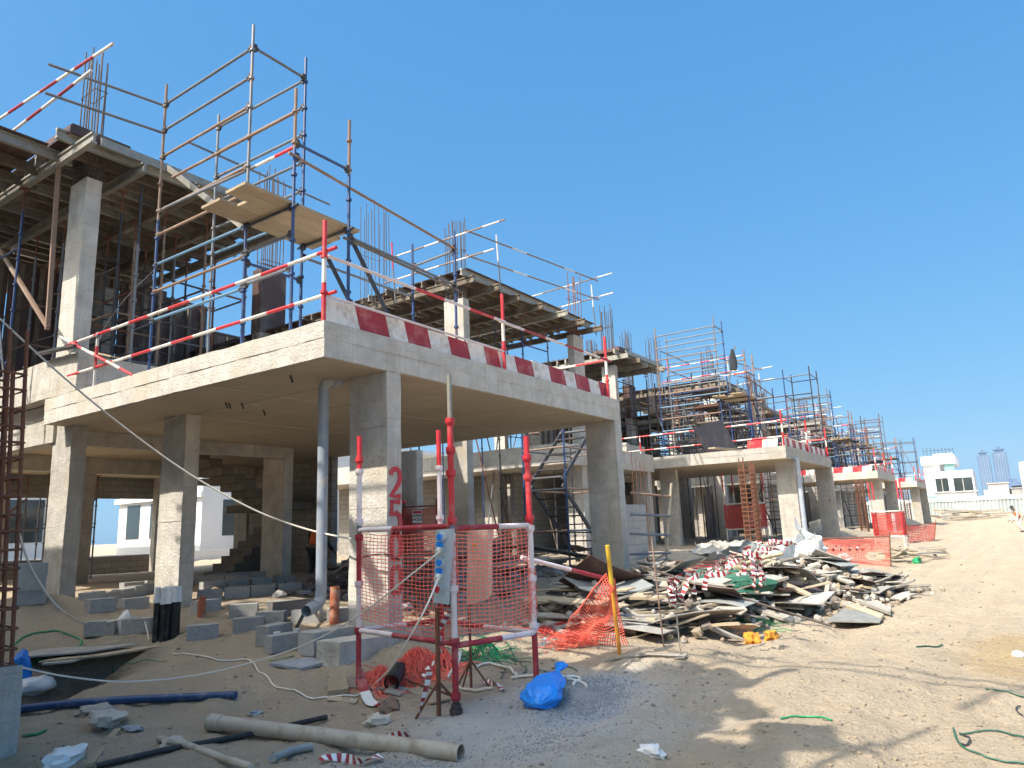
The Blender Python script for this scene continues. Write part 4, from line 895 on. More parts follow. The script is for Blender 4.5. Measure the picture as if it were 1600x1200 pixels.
# a pallet load of blocks under the second house's slab
t = thing('block_stack', 'tall stack of grey blocks behind the corner column, right of the stair', 'block stack', (11.5, 1.9, .6))
mb = MB()
for c in range(7):
    for i in range(3):
        for j in range(2): mb.rbox((11.2 + i * .41, 1.6 + j * .42, .62 + c * .205), (11.2 + i * .41 + .4, 1.6 + j * .42 + .4, .62 + c * .205 + .2), CMU, .4, .004, c + i)
mb.build('blocks', t)
# ------------------------------------------------------------------ pipes
t = thing('drain_pipe', 'grey plastic drain pipe hanging under the slab corner, bent at both ends', 'drain pipe', AY(505, 935, 1.0))
a = AY(506, 612, 1.0); b_ = AY(503, 930, 1.0); b_ = V((a.x, a.y, b_.z)); mb = MB(); mb.pipe(a, b_, .072, PVC, .006, 18); mb.tube(a + V((0, 0, -.25)), a + V((0, 0, -.13)), .078, PVC, 18); mb.build('down_pipe', t, smooth=True)
mb = MB(); tp = [a + V((0, 0, -.02)), a + V((0, 0, .06)), a + V((.03, -.01, .12)), a + V((.10, -.03, .15)), a + V((.24, -.06, .155))]; mb.path(tp, .074, PVC, 16); mb.tube(tp[-2] + V((.02, 0, 0)), tp[-2] + V((.05, -.006, 0)), .084, PVC, 16); mb.build('top_elbow', t, smooth=True)
mb = MB(); dd = (AG(470, 950) - b_); dd = V((-.42, -.10, -.10)); bp = [b_ + V((0, 0, .03)), b_ + V((-.01, 0, -.05)), b_ + V((-.06, -.015, -.10)), b_ + V((-.12, -.03, -.12))]; mb.path(bp, .074, PVC, 16); mb.pipe(bp[-1], bp[-1] + V((-.19, -.06, -.04)), .074, PVC, .008, 18); mb.tube(bp[-1] + V((-.01, 0, 0)), bp[-1] + V((-.035, -.01, -.004)), .083, PVC, 18); mb.build('bottom_elbow', t, smooth=True)
for k in (1,):
    mb = MB(); x = k * D + 1.0; mb.pipe((x, -.12, .7), (x, -.12, SO - .05), .085, PVC, .008, 14); mb.path([(x, -.12, SO - .08), (x + .05, -.08, SO - .02), (x + .2, .1, SO - .01)], .085, PVC, 12); solo(mb, 'drain_pipe', 'pale drain pipe before the front column of the second house', 'drain pipe', smooth=True)
def stub_pipe(px, py, h, r, label):
    p = AG(px, py); mb = MB(); mb.pipe(p + V((0, 0, -.1)), p + V((.01, 0, h)), r, PVCO, .007, 16); solo(mb, 'pipe_stub', label, 'pipe', 'orange brown pipe stubs', smooth=True)
stub_pipe(314, 964, .30, .055, 'short orange brown pipe stub standing beside the second column'); stub_pipe(522, 974, .50, .068, 'orange brown pipe stub standing right of the grey drain pipe')
t = thing('pipe_bundle', 'upright bundle of black pipes with tops wrapped in white plastic', 'pipe bundle', AG(257, 1000))
p0 = AG(257, 1000)
for i in range(8):
    q = p0 + CR * ((i % 4 - 1.5) * .085 + random.uniform(-.008, .008)); q = V((q.x, q.y, 0)) + V((CF.x, CF.y, 0)).normalized() * (.08 * (i // 4)); zt = p0.z + .68 + random.uniform(-.04, .03)
    mb = MB(); mb.tube((q.x, q.y, p0.z - .1), (q.x, q.y, zt), .04, BLK, 12); pp = mb.build('pipe', t, smooth=True)
    mb = MB(); mb.tube((q.x, q.y, zt - .10), (q.x, q.y, zt + .03), .046, WTAPE, 9, .040); mb.tube((q.x, q.y, zt - .17 - random.random() * .03), (q.x, q.y, zt - .10), .054, WTAPE, 7, .047); mb.build('plastic_wrap', pp)
for i, (px, py) in enumerate(((432, 1012), (463, 1006))):
    p = AG(px, py); mb = MB(); mb.tube(p, p + V((0, 0, .16)), .035, BLK, 12); mb.tube(p + V((0, 0, .15)), p + V((0, 0, .19)), .045, WTAPE, 9); solo(mb, 'pipe_end', ['left', 'right'][i] + ' hand black pipe end with a white wrapped top, before the small dark block', 'pipe', 'black pipe ends by the blocks')
p = AG(463, 1000); mb = MB(); mb.tube(p + V((0, 0, .15)), AG(478, 975) + V((.1, .05, .28)), .025, DARK); solo(mb, 'thin_pipe', 'thin dark pipe leaning up to the drain pipe outlet', 'pipe')
def lying(pts, r, mt, label, name='pipe', hollow=False, n=12):
    mb = MB(); 
    if hollow: mb.pipe(pts[0], pts[-1], r, mt, .007, 18)
    else: mb.path(pts, r, mt, n)
    return solo(mb, name, label, 'pipe', smooth=True), mb
def onground(pix, r): return [AG(x, y) + V((0, 0, r)) for x, y in pix]
lying(onground([(20, 1116), (110, 1106), (200, 1100), (290, 1096), (368, 1093)], .04), .04, NAVY, 'long navy blue pipe lying on the sand at the lower left')
lying(onground([(150, 1204), (260, 1178), (380, 1156), (510, 1126)], .03), .024, BLK, 'thin black pipe lying under the beige pipe at the bottom')
a = AG(330, 1142) + V((0, 0, .07)); b_ = AG(720, 1188) + V((0, 0, .05)); t = thing('beige_pipe', 'long dusty beige pipe lying across the bottom of the picture', 'pipe', a)
mb = MB(); mb.pipe(a, b_, .062, PVCB, .008, 18); mb.build('pipe_barrel', t, smooth=True); mb = MB(); d = (b_ - a).normalized(); mb.pipe(a - d * .02, a + d * .13, .070, PVCB, .01, 18); mb.build('socket_end', t, smooth=True)
lying(onground([(248, 1160), (290, 1170), (350, 1192), (392, 1206)], .03), .026, PVCB, 'thin beige pipe crossing under the black pipe at the bottom left')
lying(onground([(425, 1192), (455, 1180), (487, 1173)], .03), .03, TARPG, 'broken grey pipe piece below the beige pipe')
a = AG(612, 1080) + V((0, 0, .085)); q = AG(628, 1052) + V((0, 0, .085)); mb = MB(); mb.pipe(a, a + (q - a).normalized() * .36, .085, BLK, .012, 18); solo(mb, 'black_pipe_piece', 'short fat black pipe piece lying left of the near cage post', 'pipe', smooth=True)
mb = MB(); mb.path(spline([AX(510, 905, 3.5), AY(545, 880, 1.0), AY(600, 866, -.1), AY(640, 890, .3), AY(660, 940, .6)], 6), .012, BLK, 6); solo(mb, 'black_hose', 'black hose arching from the house to the cage, past the red digits', 'hose', smooth=True)
for i, pix in enumerate((((700, 1062), (720, 1020), (712, 1066), (740, 1082), (770, 1078)), ((745, 1045), (770, 1040), (800, 1050), (808, 1062)), ((800, 1062), (860, 1060), (905, 1062), (895, 1075)), ((885, 1064), (910, 1070), (917, 1078)))):
    mb = MB(); mb.path(gpath(pix, .02, 6), .014, CABLE, 8); solo(mb, 'white_hose', ['cream hose curling at the foot of the near cage post', 'cream hose loop on the sand under the cage', 'white hose running behind the blue bag', 'short white hose end on the gravel'][i], 'hose', smooth=True)

# ------------------------------------------------------------------ cords on the sand
def cord(pix, label, mt=GREEN, r=.007, name='cord'):
    mb = MB(); mb.path(gpath(pix, .012, 6), r, mt, 5); solo(mb, name, label, 'cord', smooth=True)
cord([(15, 1015), (40, 995), (75, 988), (105, 992), (128, 1003), (110, 1018), (70, 1030), (48, 1040)], 'green hose looped over the boards by the left edge', GREEN, .012)
cord([(36, 1152), (55, 1150), (72, 1143)], 'short green hose end beside the concrete stub', GREEN, .012)
cord([(420, 1014 + 20), (440, 1022 + 8), (460, 1026)], 'green cord scrap on the sand in the middle', GREEN, .005)
cord([(175, 1040), (205, 1038), (228, 1032), (260, 1034)], 'green cord tangle left of the cream cable', GREEN, .005)
cord([(1490, 1140), (1500, 1165), (1530, 1180), (1570, 1193), (1604, 1196)], 'green cord curving along the bottom right corner of the track', DGREEN)
cord([(1500, 1150), (1520, 1147), (1560, 1144), (1604, 1156)], 'dark green cord crossing the track at the lower right', DGREEN)
cord([(1500, 1148), (1515, 1155), (1512, 1166), (1498, 1163)], 'small loop of dark cord on the track', DARK, .006)
cord([(1540, 1079), (1570, 1082), (1604, 1092)], 'short green cord on the right side of the track', DGREEN)
cord([(1432, 1012), (1450, 1011), (1473, 1009)], 'pale green cord on the middle of the track', DGREEN, .010)
cord([(1595, 1105), (1588, 1110), (1598, 1120)], 'bent wire at the right picture edge', DARK, .006)
for i, pix in enumerate((((770, 1010), (790, 1003), (800, 1020), (806, 1040)), ((750, 1040), (775, 1035), (790, 1045), (782, 1062)), ((775, 1030), (810, 1034), (822, 1042), (818, 1056)), ((840, 1048), (880, 1058), (905, 1062)), ((862, 1046), (890, 1044), (902, 1050)), ((770, 1018), (800, 1032), (830, 1036)))):
    cord(pix, ['dark green strap rising at the right of the cage', 'dark green strap bent under the cage', 'dark green strap lying inside the right cage leg', 'long dark green strap right of the cage', 'short dark green strap by the sand hump', 'dark green strap crossing toward the right cage post'][i], DGREEN, .006, 'strap')
cord([(1220, 1125), (1260, 1122), (1300, 1128)], 'green strap in the shadow on the sand', GREEN, .008, 'strap')
# heaps of cut net and green cord below the cage
def tangle(cx, cy, rx, ry, h, n, mt, label, name, r=.004, cat='net'):
    mb = MB()
    for i in range(n):
        p = V((random.gauss(0, rx * .5), random.gauss(0, ry * .5), 0)); pts = []
        dd = V((random.uniform(-1, 1), random.uniform(-1, 1), random.uniform(-.3, .5))).normalized() * .05
        for s in range(random.randint(5, 10)):
            dome = max(0, 1 - (p.x / rx) ** 2 - (p.y / ry) ** 2); z = ground(cx + p.x, cy + p.y) + .01 + h * dome * random.uniform(.45, 1)
            pts.append(V((cx + p.x, cy + p.y, z))); p = p + dd; dd = (dd + V((random.uniform(-1, 1), random.uniform(-1, 1), 0)) * .045).normalized() * .05
        mb.path(pts, r, mt, 3)
    return solo(mb, name, label, cat)
p = AG(650, 1052); tangle(p.x, p.y, .30, .22, .28, 260, NETM, 'heap of crumpled orange net under the cage, left of the near post', 'net_heap')
p = AG(595, 1068); tangle(p.x, p.y, .2, .16, .18, 130, NETM, 'small crumpled orange net at the left cage post', 'net_heap')
p = AG(690, 1040); tangle(p.x, p.y, .16, .14, .2, 110, NETM, 'crumpled orange net directly behind the near cage post', 'net_heap')
p = AG(755, 1025); tangle(p.x, p.y, .22, .18, .22, 90, GREEN, 'tangle of green cord under the right side of the cage', 'cord_tangle', .005, 'cord')
p = AG(870, 990); tangle(p.x, p.y, .55, .2, .12, 200, NETR, 'flattened red net on the sand between the cage and the draped net', 'net_heap')

# ------------------------------------------------------------------ bag, plates, scraps
def lump(c, size, mt, label, name, cat, seed=0, rz=0, res=14, amp=.25, sq=None):
    mb = MB(); vs = []; fs = []; R = Matrix.Rotation(rz, 3, 'Z')
    for i in range(res + 1):
        th = math.pi * i / res
        for j in range(res * 2):
            ph = math.pi * j / res; d = V((math.sin(th) * math.cos(ph), math.sin(th) * math.sin(ph), math.cos(th)))
            w_ = 1 + amp * noise.noise(d * 1.6 + V((seed, 0, 0))) + amp * .5 * noise.noise(d * 4.2 + V((seed, 5, 0))) + amp * .3 * (1 - abs(noise.noise(d * 8 + V((seed, 2, 0)))))
            q = V((d.x * size[0], d.y * size[1], d.z * size[2])) * w_; q = R @ q + V(c); g = ground(q.x, q.y) - .02; q.z = max(q.z, g); vs.append(q)
    n = res * 2
    for i in range(res):
        for j in range(n): fs.append((i * n + j, (i + 1) * n + j, (i + 1) * n + (j + 1) % n, i * n + (j + 1) % n))
    mb.add(vs, fs, mt); return solo(mb, name, label, cat, smooth=True)
# the bag: a tied neck at its upper right
mb = MB(); b0 = AG(838, 1112); b1 = AG(878, 1064); vs = []; fs = []; ax_ = (b1 + V((0, 0, .10)) - b0); n = 40; rings = 64
sx_, su_ = mb.frame(ax_)
for i in range(rings + 1):
    f = i / rings; RL = [.03, .10, .155, .175, .175, .17, .16, .15, .135, .12, .10, .08, .05, .025, .03, .055, .06]; fi = f * 16; i0 = min(15, int(fi)); rad = RL[i0] + (RL[i0 + 1] - RL[i0]) * (fi - i0)
    for j in range(n):
        a = 6.283 * j / n; w_ = 1 + .30 * noise.noise((math.cos(a) * 1.7, math.sin(a) * 1.7, f * 4)) + .22 * (.4 - abs(noise.noise((math.cos(a) * 3.5, math.sin(a) * 3.5, f * 5))))
        q = b0 + ax_ * f + V((0, 0, .05)) + (sx_ * math.cos(a) + su_ * math.sin(a) * .62) * rad * w_; q.z = max(q.z, ground(q.x, q.y) + .004); vs.append(q)
for i in range(rings):
    for j in range(n): fs.append((i * n + j, i * n + (j + 1) % n, (i + 1) * n + (j + 1) % n, (i + 1) * n + j))
fs += [tuple(range(n))[::-1], tuple(range(rings * n, rings * n + n))]; mb.add(vs, fs, BLUEP); solo(mb, 'plastic_bag', 'bright blue knotted plastic bag on the grey sand right of the cage', 'bag', smooth=True)
lump(AG(195, 985) + V((0, 0, .05)), (.09, .14, .2), WTAPE, 'white plastic sheet scrap poking up behind the boards', 'plastic_scrap', 'plastic scrap', 3)
lump(AG(55, 1078) + V((0, 0, .05)), (.22, .12, .10), WTAPE, 'white foam lump at the edge of the pit', 'foam_lump', 'foam', 5)
lump(AG(46, 1068) + V((-.05, .15, .1)), (.10, .14, .26), BLUEP, 'blue plastic sheet hanging into the pit beside the stub', 'plastic_sheet', 'plastic sheet', 7)
for px, py, s, mt, lb in ((150, 1114, (.16, .06, .05), LSTONE, 'long pale stone below the navy pipe'), (165, 1130, (.15, .12, .08), LSTONE, 'pale broken lump below the navy pipe'), (205, 1140, (.11, .05, .02), STONE, 'flat stone chip near the tan stick'), (400, 1116, (.055, .04, .02), STONE, 'small flat blue grey stone on the sand'), (100, 1192, (.15, .1, .06), WTAPE, 'white lump at the bottom left'), (590, 1130, (.10, .06, .05), LSTONE, 'pale broken brick by the dry leaf'), (1018, 1178, (.09, .06, .04), WTAPE, 'white plaster lump on the sand at the bottom'), (850, 1010, (.05, .04, .06), WTAPE, 'pale stone between the cage and the draped net'), (270, 1165, (.10, .06, .04), LSTONE, 'pale rubble bit beside the thin beige pipe')):
    lump(AG(px, py) + V((0, 0, s[2] * .4)), s, mt, lb, 'stone', 'stone', px, px * .1, 9, .75)
lump(AG(607, 1112) + V((0, 0, .04)), (.10, .07, .07), BROWN, 'dry curled brown leaf by the broken brick', 'dry_leaf', 'leaf', 11, 0, 10, .8)
lump(AG(1175, 1003) + V((0, 0, .03)), (.22, .10, .07), ORANGEF, 'crumpled orange yellow scrap on the sand before the rubble', 'orange_scrap', 'plastic scrap', 12, .3, 12, .7)
lump(AG(1206, 998) + V((0, 0, .03)), (.10, .08, .07), ORANGEF, 'second orange yellow scrap just right of the larger one', 'orange_scrap', 'plastic scrap', 14, .3, 10, .7)
lump(AG(1592, 1023), (.09, .06, .04), WTAPE, 'red and white scrap at the right edge of the track', 'plastic_scrap', 'plastic scrap', 15)
def plate(pix, lift, th, mt, label, name='board', cat='board', grp=None, dz=None):
    q = [AG(*p) + V((0, 0, lift + (dz[i] if dz else 0))) for i, p in enumerate(pix)]; mb = MB()
    mb.add(q + [v + V((0, 0, th)) for v in q], [(3, 2, 1, 0), (4, 5, 6, 7), (0, 1, 5, 4), (1, 2, 6, 5), (2, 3, 7, 6), (3, 0, 4, 7)], mt); return solo(mb, name, label, cat, grp)
def flat(pix, z, th, mt, label, name='board', cat='board', grp=None):
    q = [AZ(*p, z) for p in pix]; mb = MB()
    mb.add(q + [v + V((0, 0, th)) for v in q], [(3, 2, 1, 0), (4, 5, 6, 7), (0, 1, 5, 4), (1, 2, 6, 5), (2, 3, 7, 6), (3, 0, 4, 7)], mt); return solo(mb, name, label, cat, grp)
flat([(20, 1030), (140, 1020), (215, 1008), (60, 1016)], .20, .02, PLYG, 'grey plywood sheet covering the pit at the left', 'plywood_sheet')
flat([(60, 1036), (165, 1026), (262, 1010), (240, 1004), (120, 1018)][:4], .15, .022, WOODT, 'tan edged board lying under the grey sheet over the pit', 'plank', 'plank')
flat([(65, 1040), (110, 1036), (150, 1026), (90, 1026)], .13, .02, PLYG, 'small ply offcut at the pit rim', 'plywood_offcut')
mb = MB(); mb.bar(AG(140, 1200) + V((0, 0, .02)), AG(183, 1147) + V((0, 0, .03)), .055, .03, WOOD); solo(mb, 'tan_stick', 'tan wooden stick pointing up from the bottom left edge', 'stick')
plate([(512, 1090), (545, 1085), (540, 1065), (514, 1070)], .01, .05, WOOD, 'short tan wood block at the left of the cage', 'wood_block', 'wood'); 
plate([(535, 1078), (600, 1082), (605, 1062), (545, 1062)], .015, .02, WOODD, 'dark board under the left cage post')
plate([(510, 1096), (555, 1102), (560, 1096), (515, 1090)], .01, .012, WOODT, 'thin tan splinter left of the cage', 'splinter', 'splinter')
plate([(635, 1082), (672, 1103), (705, 1095), (660, 1076)], .015, .016, WOODT, 'pale board lying against the near cage post')
plate([(600, 1085), (625, 1090), (640, 1080), (612, 1074)], .015, .015, WOODG, 'grey chip of board beside the black pipe piece')
mb = MB(); mb.tube(AG(632, 1068) + V((0, 0, .04)), AG(700, 1088) + V((0, 0, .02)), .012, RUST); solo(mb, 'rusty_rod', 'rusty rod lying left of the near cage post', 'rod')
plate([(420, 1040), (470, 1048), (510, 1038), (500, 1028)], .0, .03, STONE, 'thin broken concrete crust on the sand before the big block', 'concrete_crust', 'concrete crust')
p = AG(560, 1040); mb = MB(); mb.rbox((p.x - .1, p.y + .2, p.z - .3), (p.x + 1.3, p.y + .6, p.z + .24), CONC, .12, .02, 5); solo(mb, 'concrete_footing', 'rough low concrete footing behind the cage', 'footing')

# ------------------------------------------------------------------ rubble heap of boards
_h = [AG(930, 965), AG(1075, 965), AG(1190, 945), AG(1275, 935), AG(1340, 930), AG(1010, 925)]
heaps = ((_h[0].x, _h[0].y, 1.3, .8, .45), (_h[1].x, _h[1].y, 1.5, .9, .55), (_h[2].x, _h[2].y, 1.6, 1.0, .95), (_h[3].x, _h[3].y, 1.4, 1.0, .85), (_h[4].x, _h[4].y, 1.3, .8, .4), (_h[5].x + .5, _h[5].y, 1.6, .7, .4))
print('HEAPS', heaps)
def heap(x, y): return max(bump(x, y, cx, cy, rx, ry, h) for cx, cy, rx, ry, h in heaps)
lbl = {0: ('weathered grey plank lying loose in the rubble heap', WOODG), 1: ('pale tan plank lying loose in the rubble heap', WOODT), 2: ('dark stained plank lying loose in the rubble heap', WOODD)}
rnd = random.Random(31)
def plank(x, y, z, yaw, pitch, L_, w_, th, roll, typ):
    R = Matrix.Rotation(yaw, 3, 'Z') @ Matrix.Rotation(pitch, 3, 'Y') @ Matrix.Rotation(roll, 3, 'X'); mb = MB(); a = rnd.uniform(-.06, .06); b_ = rnd.uniform(-.06, .06)
    vs = []; fs = []; n = 5; bow = rnd.gauss(0, .03) * L_; tw = rnd.gauss(0, .06)
    for u in range(n + 1):
        q = u / n - .5; z_ = bow * (1 - 4 * q * q)
        for s_ in (-1, -.35, .3, 1):
            e_ = rnd.uniform(-.09, .09) if u in (0, n) and abs(s_) < 1 else (a if u == 0 else (b_ if u == n else 0)); vs.append((L_ * q + e_, w_ / 2 * s_ * (1 + rnd.uniform(-.05, .05)), z_ + tw * q * s_ * w_ * 4))
    m4 = len(vs); vs += [(p[0], p[1], p[2] + th) for p in vs]
    for u in range(n):
        for c in range(3): k0 = u * 4 + c; fs += [(k0, k0 + 1, k0 + 5, k0 + 4), (m4 + k0, m4 + k0 + 4, m4 + k0 + 5, m4 + k0 + 1)]
        fs += [(u * 4, u * 4 + 4, m4 + u * 4 + 4, m4 + u * 4), (u * 4 + 3, m4 + u * 4 + 3, m4 + u * 4 + 7, u * 4 + 7)]
    for c in range(3): fs += [(c, m4 + c, m4 + c + 1, c + 1), (n * 4 + c, n * 4 + c + 1, m4 + n * 4 + c + 1, m4 + n * 4 + c)]
    mb.add([R @ V(q) for q in vs], fs, lbl[typ][1])
    o = mb.build('plank'); o.location = (x, y, z); tag(o, lbl[typ][0], 'plank', ['grey planks in the rubble', 'tan planks in the rubble', 'dark planks in the rubble'][typ]); return o
cnt = 0
while cnt < 235:
    h_ = rnd.choice(heaps); x = h_[0] + rnd.gauss(0, h_[2] * .45); y = h_[1] + rnd.gauss(0, h_[3] * .5); 
    if 7.4 < x < 8.2 and -.2 < y < .9: continue
    if y > 1.2: continue
    hz = heap(x, y); z = ground(x, y) + hz * rnd.uniform(.35, 1.0) + .02
    yaw = math.radians(-52 + rnd.gauss(0, 32)) if rnd.random() < .8 else rnd.uniform(0, 3.14)
    typ = 0 if cnt % 10 < 5 else (1 if cnt % 10 < 8 else 2)
    plank(x, y, z, yaw, rnd.gauss(0, .16), rnd.uniform(.35, 1.5) * (1.25 if x < 6 else .9), rnd.choice((.05, .08, .1, .13, .18)), rnd.choice((.018, .025, .04)), rnd.gauss(0, .3), typ); cnt += 1
sheets = [((1080, 1020), (1150, 1000), (1105, 985), (1040, 1000)), ]
for i in range(34):
    h_ = heaps[i % 6]; x = h_[0] + rnd.gauss(0, h_[2] * .4); y = h_[1] - abs(rnd.gauss(0, h_[3] * .45)); z = ground(x, y) + heap(x, y) * rnd.uniform(.6, 1.0) + .03
    R = Matrix.Rotation(rnd.uniform(0, 3.14), 3, 'Z') @ Matrix.Rotation(rnd.gauss(0, .22), 3, 'X') @ Matrix.Rotation(rnd.gauss(0, .15), 3, 'Y'); a, b_ = rnd.uniform(.35, .8), rnd.uniform(.25, .45); mb = MB(); n = 5; vs = []; fs = []
    cu = rnd.uniform(-.12, .12)
    for u in range(n + 1):
        for v in range(2): vs.append(R @ V(((u / n - .5) * 2 * a, (v - .5) * 2 * b_, cu * ((u / n - .5) ** 2) * 4)))
    vs += [q + R @ V((0, 0, .014)) for q in vs]; m_ = (n + 1) * 2
    for u in range(n):
        fs += [(u * 2, u * 2 + 1, u * 2 + 3, u * 2 + 2), (m_ + u * 2, m_ + u * 2 + 2, m_ + u * 2 + 3, m_ + u * 2 + 1), (u * 2, u * 2 + 2, m_ + u * 2 + 2, m_ + u * 2), (u * 2 + 1, m_ + u * 2 + 1, m_ + u * 2 + 3, u * 2 + 3)]
    fs += [(0, m_, m_ + 1, 1), (2 * n, 2 * n + 1, m_ + 2 * n + 1, m_ + 2 * n)]
    mt = (PLYG, TARPG, PLY, PLYG, ALU)[i % 5]; mb.add(vs, fs, mt); o = mb.build('plywood_sheet'); o.location = (x, y, z)
    tag(o, ['weathered grey plywood sheet tipped in the rubble heap', 'bent dark grey sheet in the rubble heap', 'red brown film faced sheet in the rubble heap', 'weathered grey plywood sheet tipped in the rubble heap', 'curved pale metal sheet in the rubble heap'][i % 5], 'sheet', ['grey plywood sheets in the rubble', 'bent grey sheets in the rubble', 'brown sheets in the rubble', 'grey plywood sheets in the rubble', 'metal sheets in the rubble'][i % 5])
mb = MB()
for i in range(1500):
    h_ = rnd.choice(heaps[2:5] + heaps); x = h_[0] + rnd.gauss(0, h_[2] * .55); y = h_[1] + rnd.gauss(0, h_[3] * .6); r = rnd.uniform(.015, .085); icos(mb, (x, y, ground(x, y) + heap(x, y) * rnd.uniform(.3, 1.05) + r * .3), r, rnd.choice((LSTONE, WOODG, CMU, WOODD, sm)))
tag(mb.build('rubble'), 'broken stones and mortar lumps filling the heap of boards', None, None, 'stuff')
for i in range(90):       # small splinters scattered before the heap
    pass
for i, (px, py, mt, lb) in enumerate(((1240, 892, TARP, 'big crumpled mound of white sheeting at the back right of the rubble'), (1205, 885, TARPG, 'grey white sheeting heaped behind the tape bundle'), (1215, 905, TARPG, 'crumpled grey sheeting in the upper middle of the rubble'), (1260, 915, TARP, 'torn dusty white sheeting half buried in the right of the rubble'), (1190, 925, LSTONE, 'crumpled tan sacking in the middle of the rubble'), (1310, 925, TARPG, 'folded grey sheeting toward the right end of the rubble'), (1130, 945, DGREEN, 'crumpled dark green sheeting in the rubble under the tape'), (1235, 945, WOODG, 'dusty crushed carton in the front of the rubble'))):
    p = AG(px, py); lump((p.x, p.y, p.z + heap(p.x, p.y) * .8), (.9, .6, .38) if i < 2 else (.55, .38, .2), mt, lb, 'crumpled_sheet', 'sheet', i * 7.7, i * 1.3, 22, .75)
rb = random.Random(9); mb = MB()
for i in range(520):
    x = rb.uniform(2.5, 9.5); y = rb.uniform(.6, 6.5); r = rb.uniform(.03, .16); icos(mb, (x, y, ground(x, y) + r * .25), r, rb.choice((STONE, CMU, WOODD, WOODD, PLY)), (1, 1, .6))
tag(mb.build('rubble_litter'), 'broken blocks and dark litter lying under the nearest slab', None, None, 'stuff')
for i in range(36):
    x = rb.uniform(4.0, 10.0); y = rb.uniform(.8, 5.0); o = plank(x, y, ground(x, y) + rb.uniform(.04, .5), rb.uniform(0, 3.14), rb.gauss(0, .12), rb.uniform(.8, 2.4), rb.choice((.12, .2, .3)), .03, rb.gauss(0, .2), (0, 2, 2)[i % 3]); o['label'] = ('grey plank', 'dark plank', 'dark plank')[i % 3] + ' lying in the shade under the right end of the nearest slab'; o['group'] = ('grey', 'dark', 'dark')[i % 3] + ' planks under the slab'
# named pieces of the heap, from the photograph
def slab_at(pix, zs, th, mt, label, name='plank', cat='plank'):
    q = [AG(*p) for p in pix]; q = [V((v.x, v.y, v.z + z)) for v, z in zip(q, zs)]; mb = MB(); mb.add(q + [v + V((0, 0, th)) for v in q], [(3, 2, 1, 0), (4, 5, 6, 7), (0, 1, 5, 4), (1, 2, 6, 5), (2, 3, 7, 6), (3, 0, 4, 7)], mt); return solo(mb, name, label, cat)
slab_at([(1290, 975), (1375, 977), (1380, 968), (1320, 957)], (.03, .03, .03, .06), .015, ALU, 'flat grey sheet lying on the sand at the right end of the rubble', 'metal_sheet', 'sheet')
slab_at([(1300, 935), (1392, 965), (1394, 957), (1296, 922)], (.1, .03, .03, .12), .05, WOODG, 'long wide grey plank sloping down at the right end of the rubble')
slab_at([(1300, 948), (1378, 973), (1382, 967), (1302, 938)], (.06, .02, .02, .06), .05, WOODT, 'long tan plank just under the wide grey one at the right end')
slab_at([(940, 1036), (1070, 1032), (1075, 1027), (1000, 1028)], (.02, .02, .02, .02), .02, WOODG, 'thin grey lath lying on the sand in front of the rubble')
mb = MB(); mb.tube(AG(1000, 930) + V((-1, -.5, .55)), AG(1300, 985) + V((0, 0, .06)), .018, BAR); solo(mb, 'long_bar', 'long dark bar lying over the front of the rubble heap', 'bar')
mb = MB(); p = AG(1037, 1010); mb.tube(p, CAMP + ray(1018, 840) * ((p - CAMP).dot(CF) + .3), .009, BROWN); solo(mb, 'thin_stake', 'tall thin brown stake standing in the rubble', 'stake')
mb = MB(); p = AG(1064, 1028); mb.tube(p, CAMP + ray(1051, 898) * ((p - CAMP).dot(CF) + .1), .008, ALU); solo(mb, 'thin_stake', 'shorter pale stake in the sand with tape tied to its top', 'stake')
tp = CAMP + ray(1051, 912) * (p - CAMP).dot(CF)
mb = MB(); p = AG(1100, 905); 
# bundles of striped tape strung over the rubble
e0 = (AG(1064, 1028) - CAMP).dot(CF)
def hang(px, py, e, n, dx, dy, label, cnt_=1):
    for c in range(cnt_):
        pts = []; x, y = px + random.uniform(-6, 6), py + random.uniform(-4, 4)
        for i in range(n): pts.append(CAMP + ray(x, y) * (e + random.uniform(-.06, .06))); x += dx + random.uniform(-3, 3); y += dy + random.uniform(-3, 4)
        tape(pts, label, .075, 5, .45, 'tape bundle over the rubble')
lab = 'curl of red and white tape in the long bundle over the rubble'
for i in range(11):
    f = i / 10; hang(1068 + 118 * f, 895 - 48 * f, e0 + 3.0 * f, 5, random.uniform(-5, 3), 7 + 3 * math.sin(i), lab)
for i in range(5):
    f = i / 4; hang(1075 + 108 * f, 905 - 50 * f, e0 + 3.0 * f, 6, 9, random.uniform(-4, 3), lab)
for i in range(3): hang(1050 + i * 4, 905, e0, 6, random.uniform(-2, 5), 8, lab)
for i in range(5): hang(1172 + i * 4, 862, e0 + 3.0, 7, 1, 8, 'long tape strand hanging from the right end of the tape bundle')
for i in range(4): hang(1180 + i * 12, 855 - i * 3, e0 + 4, 5, 8, 1, lab)
